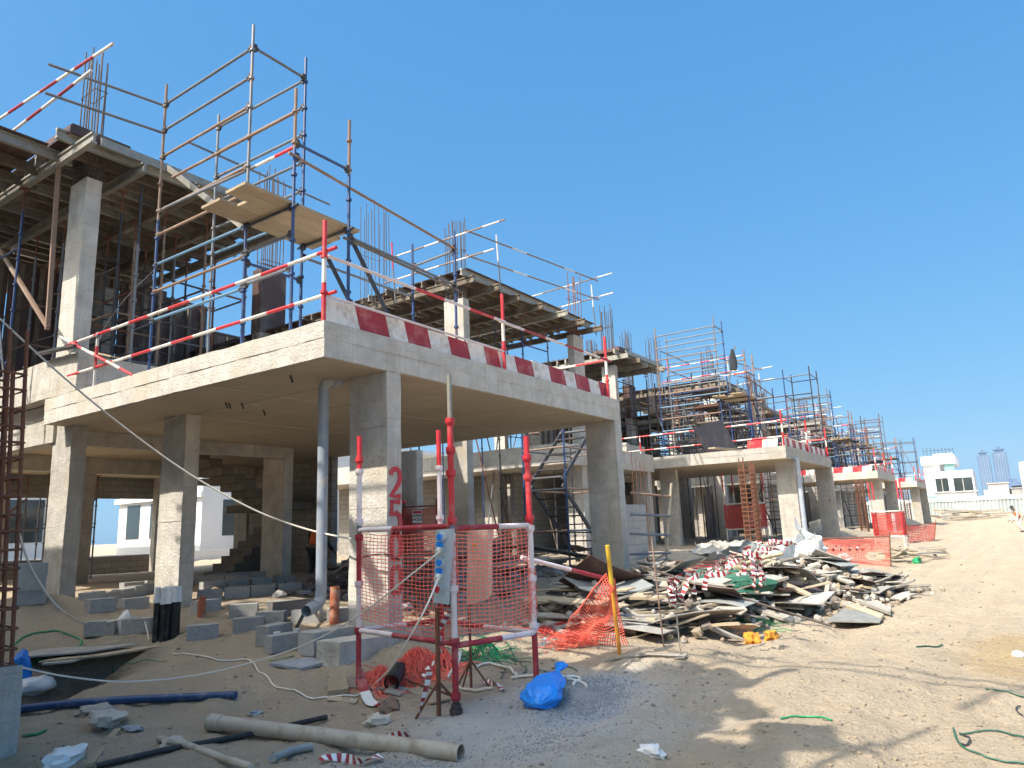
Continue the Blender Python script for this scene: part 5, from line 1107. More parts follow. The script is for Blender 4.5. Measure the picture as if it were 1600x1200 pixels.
# draped net on the yellow post
t = thing('yellow_post', 'leaning yellow post with an orange net tied to it, before the rubble', 'post', AG(968, 1022))
p = AG(968, 1022); q = CAMP + ray(949, 852) * ((p - CAMP).dot(CF) + .05); mb = MB(); mb.tube(p, p.lerp(q, .62), .022, ORANGEF, 10); mb.tube(p.lerp(q, .62), q, .026, YEL, 10); mb.build('post_shaft', t)
mb = MB(); top = p.lerp(q, .70); A_ = top + V((-.03, 0, 0)); B_ = top + V((.04, 0, 0)); C_ = AG(978, 1008) + V((0, 0, .05)); D_ = AG(868, 1015) + V((0, 0, .03))
net(mb, A_, B_, C_, D_, 30, 24, NETM, .007, .05, 4.4)
for i in range(200):
    f = random.random(); c = D_.lerp(C_, f * .55) + V((random.gauss(0, .09), random.gauss(0, .09), 0)); c.z = ground(c.x, c.y) + random.uniform(.01, .14); mb.path([c, c + V((random.uniform(-.1, .1), random.uniform(-.1, .1), random.uniform(-.02, .05))), c + V((random.uniform(-.14, .14), random.uniform(-.14, .14), .0))], .0042, NETM, 3)
solo(mb, 'draped_net', 'orange net draped from the yellow post down onto the sand', 'net')
p = AG(845, 880 + 30); mb = MB(); a = CAMP + ray(815, 871) * 9.4; b_ = CAMP + ray(942, 903) * 10.2; mb.stripe(a, b_, .03, (b_ - a).length * .58, (PINKW, MAROON), 10); solo(mb, 'leaning_striped_tube', 'pale and dark red tube slanting from the cage down to the yellow post', 'scaffold tube')
def eg(px, py): return (AG(px, py) - CAMP).dot(CF)
# tarps, sacks and net screens behind the heap
def sheet(pix, e, mt, label, name='tarp', seed=0, amp=.12, nu=26, nv=16, dz=.0):
    """crumpled cloth spanned between four points (pixel, distance along the view)"""
    q = [CAMP + ray(*p) * ee for p, ee in zip(pix, e)]; mb = MB(); vs = []; fs = []
    for j in range(nv + 1):
        for i in range(nu + 1):
            u, v = i / nu, j / nv; s = (q[0] * (1 - u) + q[1] * u) * (1 - v) + (q[3] * (1 - u) + q[2] * u) * v
            nz = V((noise.noise((u * 2.4, v * 2, seed)), noise.noise((u * 2.4 + 9, v * 2, seed)), noise.noise((u * 2.4, v * 2 + 7, seed)))) * amp
            nz += V((-.2, -.3, 1)) * ((.35 - abs(noise.noise((u * 6 + v * 3, v * 2.5, seed + 3)))) * amp * .7)
            s = s + nz; s.z = max(s.z, ground(s.x, s.y) + .01); vs.append(s)
    nrm = (q[1] - q[0]).cross(q[3] - q[0]).normalized() * .006; m_ = len(vs); vs += [v - nrm for v in vs]; w_ = nu + 1
    for j in range(nv):
        for i in range(nu):
            a = j * w_ + i; fs.append((a, a + 1, a + w_ + 1, a + w_)); fs.append((m_ + a, m_ + a + w_, m_ + a + w_ + 1, m_ + a + 1))
    mb.add(vs, fs, mt); return solo(mb, name, label, 'tarp' if 'tarp' in name else 'sheet', smooth=True)
sheet([(1195, 868), (1262, 826), (1292, 866), (1222, 905)], [eg(1240, 915) + a for a in (.2, .8, .6, -.2)], TARP, 'crumpled white tarp over the right part of the rubble', seed=2, amp=.42)
sheet([(1240, 862), (1275, 842), (1290, 880), (1265, 902)], [eg(1240, 915) + a for a in (.3, .7, .4, -.1)], TARP, 'fold of white sheet hanging at the right end of the white tarp', 'white_sheet', seed=4, amp=.3)
sheet([(1105, 868), (1170, 850), (1178, 878), (1100, 885)], [eg(1140, 910) + a for a in (0, .5, .4, 0)], TARPG, 'dull grey green tarp behind the tape bundle', seed=5, amp=.2)
sheet([(1085, 850), (1178, 845), (1175, 862), (1082, 872)], [eg(1120, 880) + a for a in (.6, .8, .3, 0)], LSTONE, 'tan sacking spread behind the grey tarp', 'sacking_sheet', seed=8, amp=.25)
sheet([(1150, 862), (1180, 868), (1172, 905), (1150, 900)], [eg(1160, 920) + .4] * 4, TARPD, 'black plastic sheet hanging below the tape bundle', 'black_sheet', seed=9, amp=.12)
sheet([(1150, 900), (1172, 905), (1172, 948), (1152, 938)], [eg(1160, 950) + .1] * 4, TARP, 'limp white sheet below the black plastic', 'white_sheet', seed=11, amp=.12)
sheet([(1200, 890), (1245, 880), (1270, 905), (1225, 915)], [eg(1240, 925) + a for a in (-.3, 0, -.2, -.5)], TARPG, 'stiff dark grey sheet folded over the right part of the rubble', 'grey_sheet', seed=13, amp=.2)
mb = MB(); e1 = eg(1180, 925) - .1; mb.path(spline([CAMP + ray(1168, 878) * e1, CAMP + ray(1170, 905) * e1, CAMP + ray(1180, 916) * e1, CAMP + ray(1196, 905) * e1], 6), .03, NAVY, 8); solo(mb, 'blue_hose', 'bright blue hose bent in a U below the tape strands', 'hose', smooth=True)
p = AG(1100, 925); p = AG(1110, 940); tangle(p.x, p.y, .8, .45, .55, 220, DGREEN, 'dark green net tangled in the middle of the rubble', 'net_heap', .006)
p = AG(1180, 975); tangle(p.x, p.y, .6, .25, .10, 90, GREEN, 'thin green cord tangle at the front of the rubble', 'cord_tangle', .006, 'cord')
def screen(name, label, pix, e, nu, nv, mt, r=.006, posts=True, hole=None, frame=RUST):
    if e is None: ea, eb = eg(*pix[3]), eg(*pix[2]); e = (ea, eb, eb, ea)
    t = thing(name, label, 'net barrier', CAMP + ray(*pix[3]) * e[3]); q = [CAMP + ray(*p) * ee for p, ee in zip(pix, e)]
    mb = MB(); net(mb, q[0], q[1], q[2], q[3], nu, nv, mt, r, .03, len(label) * .7, hole); mb.build('net', t)
    mb = MB()
    for a, b_ in ((q[0], q[3]), (q[1], q[2])): d = (b_ - a); mb = MB(); mb.tube(a - d * .15, b_ + d * .15, .02, frame, 7); mb.build('stake', t)
    mb = MB(); mb.tube(q[0], q[1], .018, frame, 7); mb.build('top_rail', t)
screen('net_screen', 'dark red net screen behind the tape bundle', [(1012, 876), (1150, 880), (1150, 930), (1014, 905)], None, 40, 15, NETR, .007)
screen('net_screen', 'red net screen with a torn hole, right of the white tarp', [(1272, 842), (1390, 838), (1392, 886), (1280, 870)], None, 46, 17, NETM, .010, True, lambda u, v: (u - .8) ** 2 * 30 + (v - .65) ** 2 * 20 < .5)
mb = MB()
for i in range(7):
    tape([CAMP + ray(1290 + i * 12 + random.uniform(-4, 4), 852 + j * 4) * (eg(1340, 880) - .1) for j in range(3)], 'scrap of pink tape caught in the red net screen', .12, 3, .6, 'tape scraps in the net screen')
for lb, px, py, s in (('white sack lying before the red net screen', 1318, 872, (.25, .15, .12)), ('yellow plastic scrap on the sand left of the net screen', 1315, 890, (.15, .1, .1)), ('white board scrap on the right end of the rubble', 1330, 893, (.3, .2, .05)), ('orange yellow scrap at the right end of the rubble', 1345, 905, (.15, .12, .12)), ('green bag on the sand beyond the rubble', 1433, 879, (.18, .12, .12))):
    e = eg(px, py) / 22; s = tuple(a * e for a in s); lump(AG(px, py) + V((0, 0, .02)), s, WTAPE if 'white' in lb else (GREEN if 'green' in lb else ORANGEF), lb, 'scrap', 'scrap', px * .3, 0, 8, .5)
# small board heap beyond the second net screen
rnd = random.Random(77)
for i in range(22):
    p = AG(1395 + rnd.uniform(0, 68), 868 + rnd.uniform(-3, 10)); o = plank(p.x, p.y, p.z + rnd.uniform(.02, .3), math.radians(-50 + rnd.gauss(0, 25)), rnd.gauss(0, .1), rnd.uniform(.8, 2.2), .12, .04, 0, i % 2); o['label'] = 'plank in the small board heap beyond the torn net screen'; o['group'] = 'planks in the far small heap'

# ------------------------------------------------------------------ stair scaffolds between the houses
def stair_tower(k, x0, y0, z0, z1, label, wx=2.4, wy=1.3, flip=False, mts=(BLUE, DARK)):
    n = 8 if k == 0 else 5; r = .024 if k == 0 else .03
    t = thing('stair_scaffold', label, 'stair scaffold', (x0, y0, z0), 'stair scaffolds beside the houses')
    for x in (x0, x0 + wx):
        for y in (y0, y0 + wy): mb = MB(); standard(mb, x, y, z0, z1, mts[0] if x == x0 else mts[1], r, None, n); mb.build('standard', t)
    z = z0 + .9; i = 0
    while z < z1 - .2:
        for a, b_ in (((x0, y0), (x0 + wx, y0)), ((x0, y0 + wy), (x0 + wx, y0 + wy)), ((x0, y0), (x0, y0 + wy)), ((x0 + wx, y0), (x0 + wx, y0 + wy))):
            mb = MB(); mb.tube((*a, z), (*b_, z), r * .95, BROWN if i % 3 else GREY, n); mb.build('ledger', t); i += 1
        z += 1.0
    z = z0; f = flip
    while z < z1 - 1.4:
        xa, xb = (x0 + .1, x0 + wx - .1) if not f else (x0 + wx - .1, x0 + .1)
        for y in (y0 + .15, y0 + wy - .15): mb = MB(); mb.bar((xa, y, z + .1), (xb, y, z + 2.0), .04, .10, DARK); mb.build('stringer', t)
        for s in range(9):
            u = (s + .5) / 9; x = xa + (xb - xa) * u; mb = MB(); mb.box((x - .12, y0 + .17, z + .1 + 1.9 * u - .012), (x + .12, y0 + wy - .17, z + .1 + 1.9 * u + .02), DARK if s % 2 else GREY); mb.build('tread', t)
        z += 2.0; f = not f
    return t
stair_tower(0, 9.3, 2.2, .55, 4.6, 'dark blue stair scaffold seen under the right end of the nearest slab', 2.4, 1.2, True)
for k in (1, 2, 3):
    ox = k * D
    stair_tower(k, ox + 5.4, 2.6, SL, 7.4, 'blue stair scaffold climbing above the terrace of the ' + ORD[k], 2.2, 1.2, k % 2 == 0)
    stair_tower(k, ox + 8.6, 2.4, .6, 4.4, 'dark stair scaffold of many treads at the right of the slab of the ' + ORD[k], 2.4, 1.3, True, (DARK, DARK))
    shoring('scaffold lattice of blue and rusty tubes right of the terrace of the ' + ORD[k], [ox + 8.6, ox + 10.2], (.6, 1.8, 3.4), 4.3 if k > 1 else .7, 8.6, (5.3, 6.3, 7.3, 8.2), False, (BLUE, RUST, DARK, GREY))
# open tube frame right of the corner column
t = thing('tube_scaffold', 'open frame of pale tubes right of the corner column, before the block stack', 'tube frame', (9.6, .5, .6))
e = 14.2
for px, ya, yb in ((1046, 755, 890),): mb = MB(); mb.tube(CAMP + ray(px + 3, ya) * e, CAMP + ray(px - 6, yb) * e, .026, PVCB, 8); mb.build('standard', t)
for y, y2 in ((770, 776), (804, 806), (834, 836), (866, 864)): mb = MB(); mb.tube(CAMP + ray(985, y) * 13.8, CAMP + ray(1048, y2) * e, .024, BROWN if y < 800 else GREY, 8); mb.build('ledger', t)
mb = MB()
for i in range(8): p = AY(988 + (i % 4) * 6, 735, 3.0 + .3 * (i // 4)); mb.tube((p.x, p.y, .6), (p.x, p.y, 3.6 + random.uniform(-.2, .2)), .012, RUST, 5)
solo(mb, 'bar_cluster', 'thin rusty bars standing just right of the corner column', 'steel bars')
# red barrier cages further along
def far_cage(x, y, s, label, z=None):
    z = ground(x, y) if z is None else z; t = thing('barrier_cage', label, 'barrier', (x, y, z), 'red and white barrier cages further off')
    P = [(x, y), (x + s, y), (x + s, y + s), (x, y + s)]
    for i, p in enumerate(P):
        mb = MB(); mb.tube((*p, z), (*p, z + .6), .03, WHITE, 6); mb.tube((*p, z + .6), (*p, z + 1.6), .03, RED, 6); mb.tube((*p, z + 1.6), (*p, z + 2.1), .03, WHITE, 6); mb.tube((*p, z + 2.1), (*p, z + 2.9), .03, RED, 6); mb.build('post', t)
    for zz in (.55, 1.6):
        for i in range(4): mb = MB(); mb.tube((*P[i], z + zz), (*P[(i + 1) % 4], z + zz), .028, WHITE if i % 2 else PINKW, 6); mb.build('rail', t)
    for i in range(4):
        a, b_ = V((*P[i], 0)), V((*P[(i + 1) % 4], 0)); mb = MB(); net(mb, a + V((0, 0, z + 1.55)), b_ + V((0, 0, z + 1.55)), b_ + V((0, 0, z + .6)), a + V((0, 0, z + .6)), 18, 14, NETR, .012, .02, i); mb.build('net', t)
    mb = MB(); mb.box((x + .4, y + .3, z + .7), (x + .75, y + .42, z + 1.5), BOXG); mb.build('socket_box', t)
far_cage(24.6, 2.2, 1.3, 'red barrier cage standing beneath the slab of the second house')
p = CAMP + ray(1412, 836) * 30; far_cage(p.x, p.y, 1.1, 'red and white barrier cage standing before the farthest house')
p = AG(1445, 850)
screen('net_screen', 'red net screen right of the farthest barrier cage', [(1418, 822), (1462, 817), (1460, 843), (1420, 848)], None, 20, 10, NETR, .02)
mb = MB(); mb.rbox((10.9, 3.4, 3.2), (11.0, 3.5, 3.3), LEAF)
# shuttering sheet propped on the second house's terrace
mb = MB(); q = [AX(1083, 668, 21.5), AX(1126, 656, 21.7), AX(1152, 705, 21.7), AX(1103, 707, 21.5)]
q = [AY(1083, 668, .5), AY(1128, 656, .45), AY(1152, 703, .4), AY(1103, 707, .45)]
mb.add(q + [v + V((.03, .03, 0)) for v in q], [(3, 2, 1, 0), (4, 5, 6, 7), (0, 1, 5, 4), (1, 2, 6, 5), (2, 3, 7, 6), (3, 0, 4, 7)], PLY); solo(mb, 'plywood_sheet', 'large brown shutter panel leaning on the rail of the second house', 'shutter panel')
mb = MB(); mb.bar(AY(1112, 700, .1), AY(1155, 703, .1), .2, .04, WOODT); solo(mb, 'plank_on_slab', 'board left on the slab edge below the brown shutter panel', 'plank')
# work jacket hung on a scaffold tube
e = 27.0; c = CAMP + ray(1145, 560) * e
t = thing('jacket', 'dark work jacket hung on a scaffold tube high on the second house', 'jacket', CAMP + ray(1146, 592) * e)
mb = MB(); vs = []; fs = []
prof = [(0, .04), (.08, .06), (.16, .08), (.3, .10), (.5, .115), (.80, .13), (.82, .11)]
for i, (dz, r_) in enumerate(prof):
    for j in range(12):
        a = 6.283 * j / 12; w_ = 1 + .2 * math.sin(3 * a + i); vs.append(c + V((0, 0, .36 - dz)) + (CR * math.cos(a) * r_ + V((CF.x, CF.y, 0)) * math.sin(a) * r_ * .6) * w_)
for i in range(len(prof) - 1):
    for j in range(12): fs.append((i * 12 + j, (i + 1) * 12 + j, (i + 1) * 12 + (j + 1) % 12, i * 12 + (j + 1) % 12))
mb.add(vs, fs + [tuple(range(12))], CLOTHD); mb.build('jacket_body', t, smooth=True)
for s in (-1, 1):
    mb = MB(); mb.path(spline([c + CR * s * .06 + V((0, 0, .18)), c + CR * s * .11 + V((0, 0, -.05)), c + CR * s * .11 + V((0, 0, -.36))], 4), .035, CLOTHD, 8); mb.build('sleeve', t, smooth=True)
mb = MB(); mb.tube(CAMP + ray(1140, 592) * (e + .1), CAMP + ray(1148, 540) * (e + .1), .028, GREY, 6); solo(mb, 'scaffold_tube', 'upright tube on which the dark jacket hangs', 'scaffold tube')
# warning sign on a red net under the slab
def text(par, s, loc, right, up, size, mt, bold=0.0):
    cu = bpy.data.curves.new('lettering', 'FONT'); cu.body = s; cu.size = size; cu.align_x = 'CENTER'; cu.align_y = 'CENTER'; cu.extrude = .001; cu.offset = bold; cu.space_line = .95
    o0 = bpy.data.objects.new('lettering', cu); COL.objects.link(o0); bpy.context.view_layer.update(); me = bpy.data.meshes.new_from_object(o0.evaluated_get(bpy.context.evaluated_depsgraph_get())); bpy.data.objects.remove(o0)
    me.materials.clear(); me.materials.append(mt); o = bpy.data.objects.new('lettering', me); COL.objects.link(o)
    z = right.cross(up); M = Matrix((right, up, z)).transposed().to_4x4(); M.translation = loc; o.matrix_world = M
    base = V((0, 0, 0)); q = par
    while q: base += q.location; q = q.parent
    o.parent = par; o.location = V(loc) - base
    return o
screen('net_screen', 'red net screen under the slab, seen right of the red digits', [(622, 793), (682, 790), (682, 860), (622, 862)], (14.4, 15.4, 15.4, 14.4), 34, 26, NETR, .008, True)
e = 14.3; c = CAMP + ray(652, 807) * e; t = thing('hole_sign', 'small white OPEN HOLE warning sign on the red net, right of the red digits', 'sign', c)
X_ = (CR + CF * .05).normalized(); U_ = V((0, 0, 1)); ws = 15 / FPX * e
mb = MB(); mb.add([c - X_ * ws / 2 - U_ * .12, c + X_ * ws / 2 - U_ * .12, c + X_ * ws / 2 + U_ * .12, c - X_ * ws / 2 + U_ * .12] + [q + CF * .01 for q in (c - X_ * ws / 2 - U_ * .12, c + X_ * ws / 2 - U_ * .12, c + X_ * ws / 2 + U_ * .12, c - X_ * ws / 2 + U_ * .12)], [(0, 1, 2, 3), (7, 6, 5, 4), (0, 4, 5, 1), (1, 5, 6, 2), (2, 6, 7, 3), (3, 7, 4, 0)], WTAPE); mb.build('sign_board', t)
mb = MB(); mb.bar(c + U_ * .085 - X_ * ws * .45 - CF * .004, c + U_ * .085 + X_ * ws * .45 - CF * .004, .004, .05, RED); mb.build('red_band', t)
text(t, 'OPEN\nHOLE', c - CF * .006 - U_ * .025, X_, U_, .075, BLK, .002)

# ------------------------------------------------------------------ people
def chain(name, joints, edges, radii, mt, parent, loc, root=0, sub=2):
    me = bpy.data.meshes.new(name); me.from_pydata([tuple(V(j)) for j in joints], edges, []); me.materials.append(mt)
    o = bpy.data.objects.new(name, me); COL.objects.link(o); o.parent = parent
    sk = o.modifiers.new('skin', 'SKIN'); sv = me.skin_vertices[0].data if me.skin_vertices else None
    if sv is None:
        bpy.context.view_layer.objects.active = o; sv = me.skin_vertices[0].data
    for i, r in enumerate(radii): sv[i].radius = (r if isinstance(r, tuple) else (r, r)); sv[i].use_root = (i == root)
    sk.use_smooth_shade = True
    s = o.modifiers.new('sub', 'SUBSURF'); s.levels = sub; s.render_levels = sub
    return o
def person(loc, rz, label, lean=.0, armf=.3, knee=0.0, shirt=CLOTHG, trousers=CLOTHD, vest=ORANGE, helmet=ORANGE, s=1.0, seed=0):
    t = thing('person', label, 'person', loc); t.rotation_euler = (0, 0, rz)
    R = Matrix.Rotation(lean, 3, 'Y')                         # x is forward
    hip = V((0, 0, .92)); up = lambda x, y, z: hip + R @ V((x, y, z))
    neck = up(0, 0, .52); sh = [up(0, .19 * q, .46) for q in (1, -1)]
    J = [hip, up(0, 0, .22), up(0, 0, .42), neck, up(.015, 0, .60), up(.03, 0, .69), up(.03, 0, .79)]; E = [(0, 1), (1, 2), (2, 3), (3, 4), (4, 5), (5, 6)]; Rr = [(.14, .10), (.13, .10), (.16, .11), .06, .062, (.082, .098), (.062, .075)]
    hands = []; legs = {}
    for q, si in enumerate((1, -1)):
        b = len(J); el = sh[q] + R @ V((.05 + armf * .15, .05 * si, -.27)); wr = el + R @ V((.08 + armf * .5, -.02 * si, -.22 + armf * .15)); hd = wr + (wr - el).normalized() * .07
        J += [sh[q], el, wr, hd]; E += [(2, b), (b, b + 1), (b + 1, b + 2), (b + 2, b + 3)]; Rr += [.062, .045, .030, (.038, .018)]
        d = (hd - wr).normalized(); sd = R @ V((0, si, 0))
        for fi, (off, ln) in enumerate(((-.026, .062), (-.009, .075), (.009, .070), (.026, .055))):
            f = len(J); p0 = hd + sd.cross(d).normalized() * 0 + V((0, 0, 0)) + (R @ V((off, 0, 0))); p1 = p0 + d * ln * .55; p2 = p1 + (d + R @ V((.35, -.2 * si, 0))).normalized() * ln * .5
            J += [p0, p1, p2]; E += [(b + 3, f), (f, f + 1), (f + 1, f + 2)]; Rr += [.010, .009, .008]
        f = len(J); p1 = wr + d * .03 + R @ V((.035, -.02 * si, 0)); J += [p1, p1 + d * .045 + R @ V((.012, -.008 * si, 0))]; E += [(b + 2, f), (f, f + 1)]; Rr += [.011, .009]
    for q, si in enumerate((1, -1)):
        b = len(J); kn = V((.04 + knee * (.32 if si > 0 else .12), .1 * si, .49 - knee * .05)); an = V((-.03 - knee * (.05 if si > 0 else .2), .11 * si, .09)); toe = an + V((.17, .01 * si, -.05))
        J += [V((0, .09 * si, .87)), kn, an, toe]; E += [(0, b), (b, b + 1), (b + 1, b + 2), (b + 2, b + 3)]; Rr += [.095, .062, .042, .036]; legs[si] = (kn, an, toe)
    J = [V(j) * s for j in J]; Rr = [tuple(a * s for a in r) if isinstance(r, tuple) else r * s for r in Rr]
    chain('body', J, E, Rr, SKIN, t, loc)
    # clothing over the body
    JJ = [hip + V((0, 0, -.02)), up(0, 0, .22), up(0, 0, .43)]; EE = [(0, 1), (1, 2)]; R2 = [(.16, .12), (.15, .118), (.175, .125)]
    for q, si in enumerate((1, -1)):
        b = len(JJ); el = sh[q] + R @ V((.05 + armf * .15, .05 * si, -.27)); wr = el + R @ V((.08 + armf * .5, -.02 * si, -.22 + armf * .15)); JJ += [sh[q], el, el.lerp(wr, .8)]; EE += [(2, b), (b, b + 1), (b + 1, b + 2)]; R2 += [.074, .056, .044]
    chain('shirt', [j * s for j in JJ], EE, R2, shirt, t, loc)
    JJ = [hip]; EE = []; R2 = [(.155, .118)]
    for si in (1, -1):
        b = len(JJ); kn, an, toe = legs[si]; JJ += [V((0, .09 * si, .86)), kn, an + V((0, 0, .02))]; EE += [(0, b), (b, b + 1), (b + 1, b + 2)]; R2 += [.108, .076, .062]
    chain('trousers', [j * s for j in JJ], EE, R2, trousers, t, loc)
    for si in (1, -1):
        kn, an, toe = legs[si]; chain('boot', [an + V((0, 0, .06)), an + V((0, 0, -.03)), toe + V((0, 0, -.005))], [(0, 1), (1, 2)], [.058, .055, .046], BLK, t, loc)
    if vest: chain('safety_vest', [hip + V((0, 0, .02)), up(0, 0, .22), up(0, 0, .40), up(0, 0, .49)], [(0, 1), (1, 2), (2, 3)], [(.178, .135), (.168, .132), (.19, .14), (.12, .09)], vest, t, loc)
    hc = up(.03, 0, .80); mb = MB(); vs = []; fs = []
    for i in range(6):
        for j in range(14): a = 6.283 * j / 14; th = i / 5 * 1.5; vs.append(hc + V((0, 0, -.01)) + R @ V((math.sin(th) * .125 * math.cos(a), math.sin(th) * .108 * math.sin(a), math.cos(th) * .11)))
    for j in range(14): a = 6.283 * j / 14; vs.append(hc + V((0, 0, -.015)) + R @ V((.155 * math.cos(a) + .02, .125 * math.sin(a), -.005)))
    for i in range(6):
        for j in range(14): fs.append((i * 14 + j, (i + 1) * 14 + j, (i + 1) * 14 + (j + 1) % 14, i * 14 + (j + 1) % 14))
    mb.add(vs, fs, helmet or CLOTHD)
    me = bpy.data.meshes.new('helmet'); me.from_pydata([tuple(v) for v in mb.v], [], mb.f); me.materials.append(helmet or CLOTHD); o = bpy.data.objects.new('helmet' if helmet else 'head_cloth', me); COL.objects.link(o); o.parent = t
    me.polygons.foreach_set('use_smooth', [True] * len(me.polygons))
    # face
    mb = MB(); fc = up(.03, 0, .70)
    for si in (1, -1): mb.tube(fc + R @ V((.085, .032 * si, .015)), fc + R @ V((.092, .032 * si, .015)), .010, BLK, 6)
    mb.tube(fc + R @ V((.075, 0, -.005)), fc + R @ V((.112, 0, -.03)), .013, SKIN, 6, .017); mb.bar(fc + R @ V((.088, -.022, -.058)), fc + R @ V((.088, .022, -.058)), .008, .009, MAROON)
    for si in (1, -1): mb.bar(fc + R @ V((0, .082 * si, .02)), fc + R @ V((0, .090 * si, -.03)), .03, .014, SKIN)
    me = bpy.data.meshes.new('face'); me.from_pydata([tuple(v) for v in mb.v], [], mb.f)
    for m_ in mb.mats: me.materials.append(m_)
    me.polygons.foreach_set('material_index', mb.mi); o = bpy.data.objects.new('face', me); COL.objects.link(o); o.parent = t
    return t
p = CAMP + ray(492, 800) * 18.5; person((p.x, p.y, .35), math.radians(20), 'worker in an orange vest bending in the dark bay behind the drain pipe', .35, .8, .2, CLOTHD, CLOTHD, ORANGE, None)
p = CAMP + ray(630, 800) * 19; person((p.x, p.y, .62), math.radians(200), 'worker with a red orange helmet standing under the slab right of the red digits', .0, .2, 0, CLOTHG, CLOTHG, None, RED)
p = AG(1597, 832); person((p.x, p.y, ground(p.x, p.y)), math.radians(120), 'worker in pale trousers and an orange vest, cut by the right picture edge', .45, .7, .4, CLOTHW, CLOTHW, ORANGE, None)
p = AG(1611, 826); person((p.x, p.y, ground(p.x, p.y)), math.radians(160), 'worker in pale clothes half out of the picture at the far right', .1, .3, .2, CLOTHW, CLOTHW, RED, WHITE)

# ------------------------------------------------------------------ background: row of villas behind, end of the street, skyline
def villa(x0, y0, w_, d_, h_, label, zb=.5, wins=True, col=RENDER_W, name='white_villa', grp='white villas behind the site'):
    t = thing(name, label, 'villa', (x0, y0, zb), grp); mb = MB(); mb.box((x0, y0, zb - 1), (x0 + w_, y0 + d_, zb + h_), col); mb.build('wall', t)
    mb = MB(); mb.box((x0 - .3, y0 - .3, zb + h_ + .003), (x0 + w_ + .3, y0 + d_ + .3, zb + h_ + .35), col); mb.box((x0 - .25, y0 - .25, zb + h_ * .48), (x0 - .003, y0 + d_ + .2, zb + h_ * .48 + .3), col); mb.build('roof', t)
    if wins:
        for fl in (.12, .58):
            for u in (.12, .42, .72):
                mb = MB(); z = zb + h_ * fl; y = y0 + d_ * u; mb.box((x0 - .02, y, z + .4), (x0 + .1, y + d_ * .17, z + h_ * .34), GLASS); f = mb.build('window', t)
                mb = MB(); x = x0 + w_ * u; mb.box((x, y0 - .02, z + .4), (x + w_ * .17, y0 + .1, z + h_ * .34), GLASS); mb.build('window', t)
    return t
for i in range(7):
    villa(-16 + i * 17, 31 + (i % 2) * 2, 11, 9, 7.2, ['white villa seen through the left rear bay, leftmost behind the nearest house', 'white villa seen between the left column and the second column', 'white villa seen left of the concrete stair', 'white villa seen through the rear bay right of the stair', 'white villa hidden far behind the second house', 'white villa far behind the second house on its right', 'white villa behind the third house'][i])
mb = MB(); 
for i in range(6): mb.box((-20 + i * 20, 25, .2), (-.4 + i * 20, 25.15, 1.1), RENDER_W)
solo(mb, 'boundary_wall', 'low white boundary wall behind the houses', 'wall')
# the finished villa at the end of the street (faces the camera with its long glazed side)
X0 = 120.0
def YZ(px, py, X=X0): p = AX(px, py, X); return p.y, p.z
t = thing('white_villa', 'bright white two storey villa with large dark windows at the end of the track', 'villa', (X0, 0, .6))
def pane(px0, py0, px1, py1, x, dx, mt, nm, par, th=None):
    ya, za = YZ(px0, py0); yb, zb = YZ(px1, py1); mb = MB(); mb.box((x, min(ya, yb), min(za, zb)), (x + dx, max(ya, yb), max(za, zb)), mt); return mb.build(nm, par)
pane(1452, 738, 1526, 778, X0, 9, RENDER_W, 'wall', t); pane(1440, 722, 1478, 800, X0 + 1.2, 10, RENDER_W, 'stair_block', t); pane(1437, 714, 1492, 723, X0 + .6, 12, RENDER_W, 'roof', t); pane(1456, 709, 1488, 714, X0 + 1.4, 8, RENDER_W, 'roof_parapet', t)
for a in ((1461, 748, 1484, 769), (1489, 747, 1522, 768)): w_ = pane(*a, X0 - .05, .2, GLASS, 'window', t); y0, z0 = YZ(a[0], a[3]); y1, z1 = YZ(a[2], a[1]); mb = MB(); mb.box((X0 - .12, (y0 + y1) / 2 - .05, z0), (X0 - .06, (y0 + y1) / 2 + .05, z1), GREYR); mb.box((X0 - .3, y1 - .2, z0 - .1), (X0 - .06, y0 + .2, z0 - .01), RENDER_W); mb.build('window_frame', w_)
pane(1474, 724, 1491, 738, X0 + 1.0, .15, GLASSG, 'upper_glazing', t); pane(1452, 776, 1470, 800, X0 - 1.5, .1, GLASSG, 'glass_screen', t); pane(1462, 779, 1526, 784, X0 + .4, 1, GREYR, 'ground_floor_recess', t)
mb = MB()
for i in range(9): y, z = YZ(1440 + i * 6, 709); mb.tube((X0 + 3, y, z), (X0 + 3, y, z + 1.1), .03, DARK, 4)
y0, z0 = YZ(1440, 706); y1, z1 = YZ(1488, 706); mb.tube((X0 + 3, y0, z1 + .6), (X0 + 3, y1, z1 + .6), .03, DARK, 4); mb.build('roof_railing', t)
ya, za = YZ(1592, 722, 112.0); yb, zb = YZ(1592, 800, 112.0); mb = MB(); mb.box((112, ya - 9, .3), (124, ya, za), RENDER_W); o = mb.build('wall'); 
o.name = 'white_villa'; tag(o, 'white house wall cut by the right picture edge beyond the fence', 'villa')
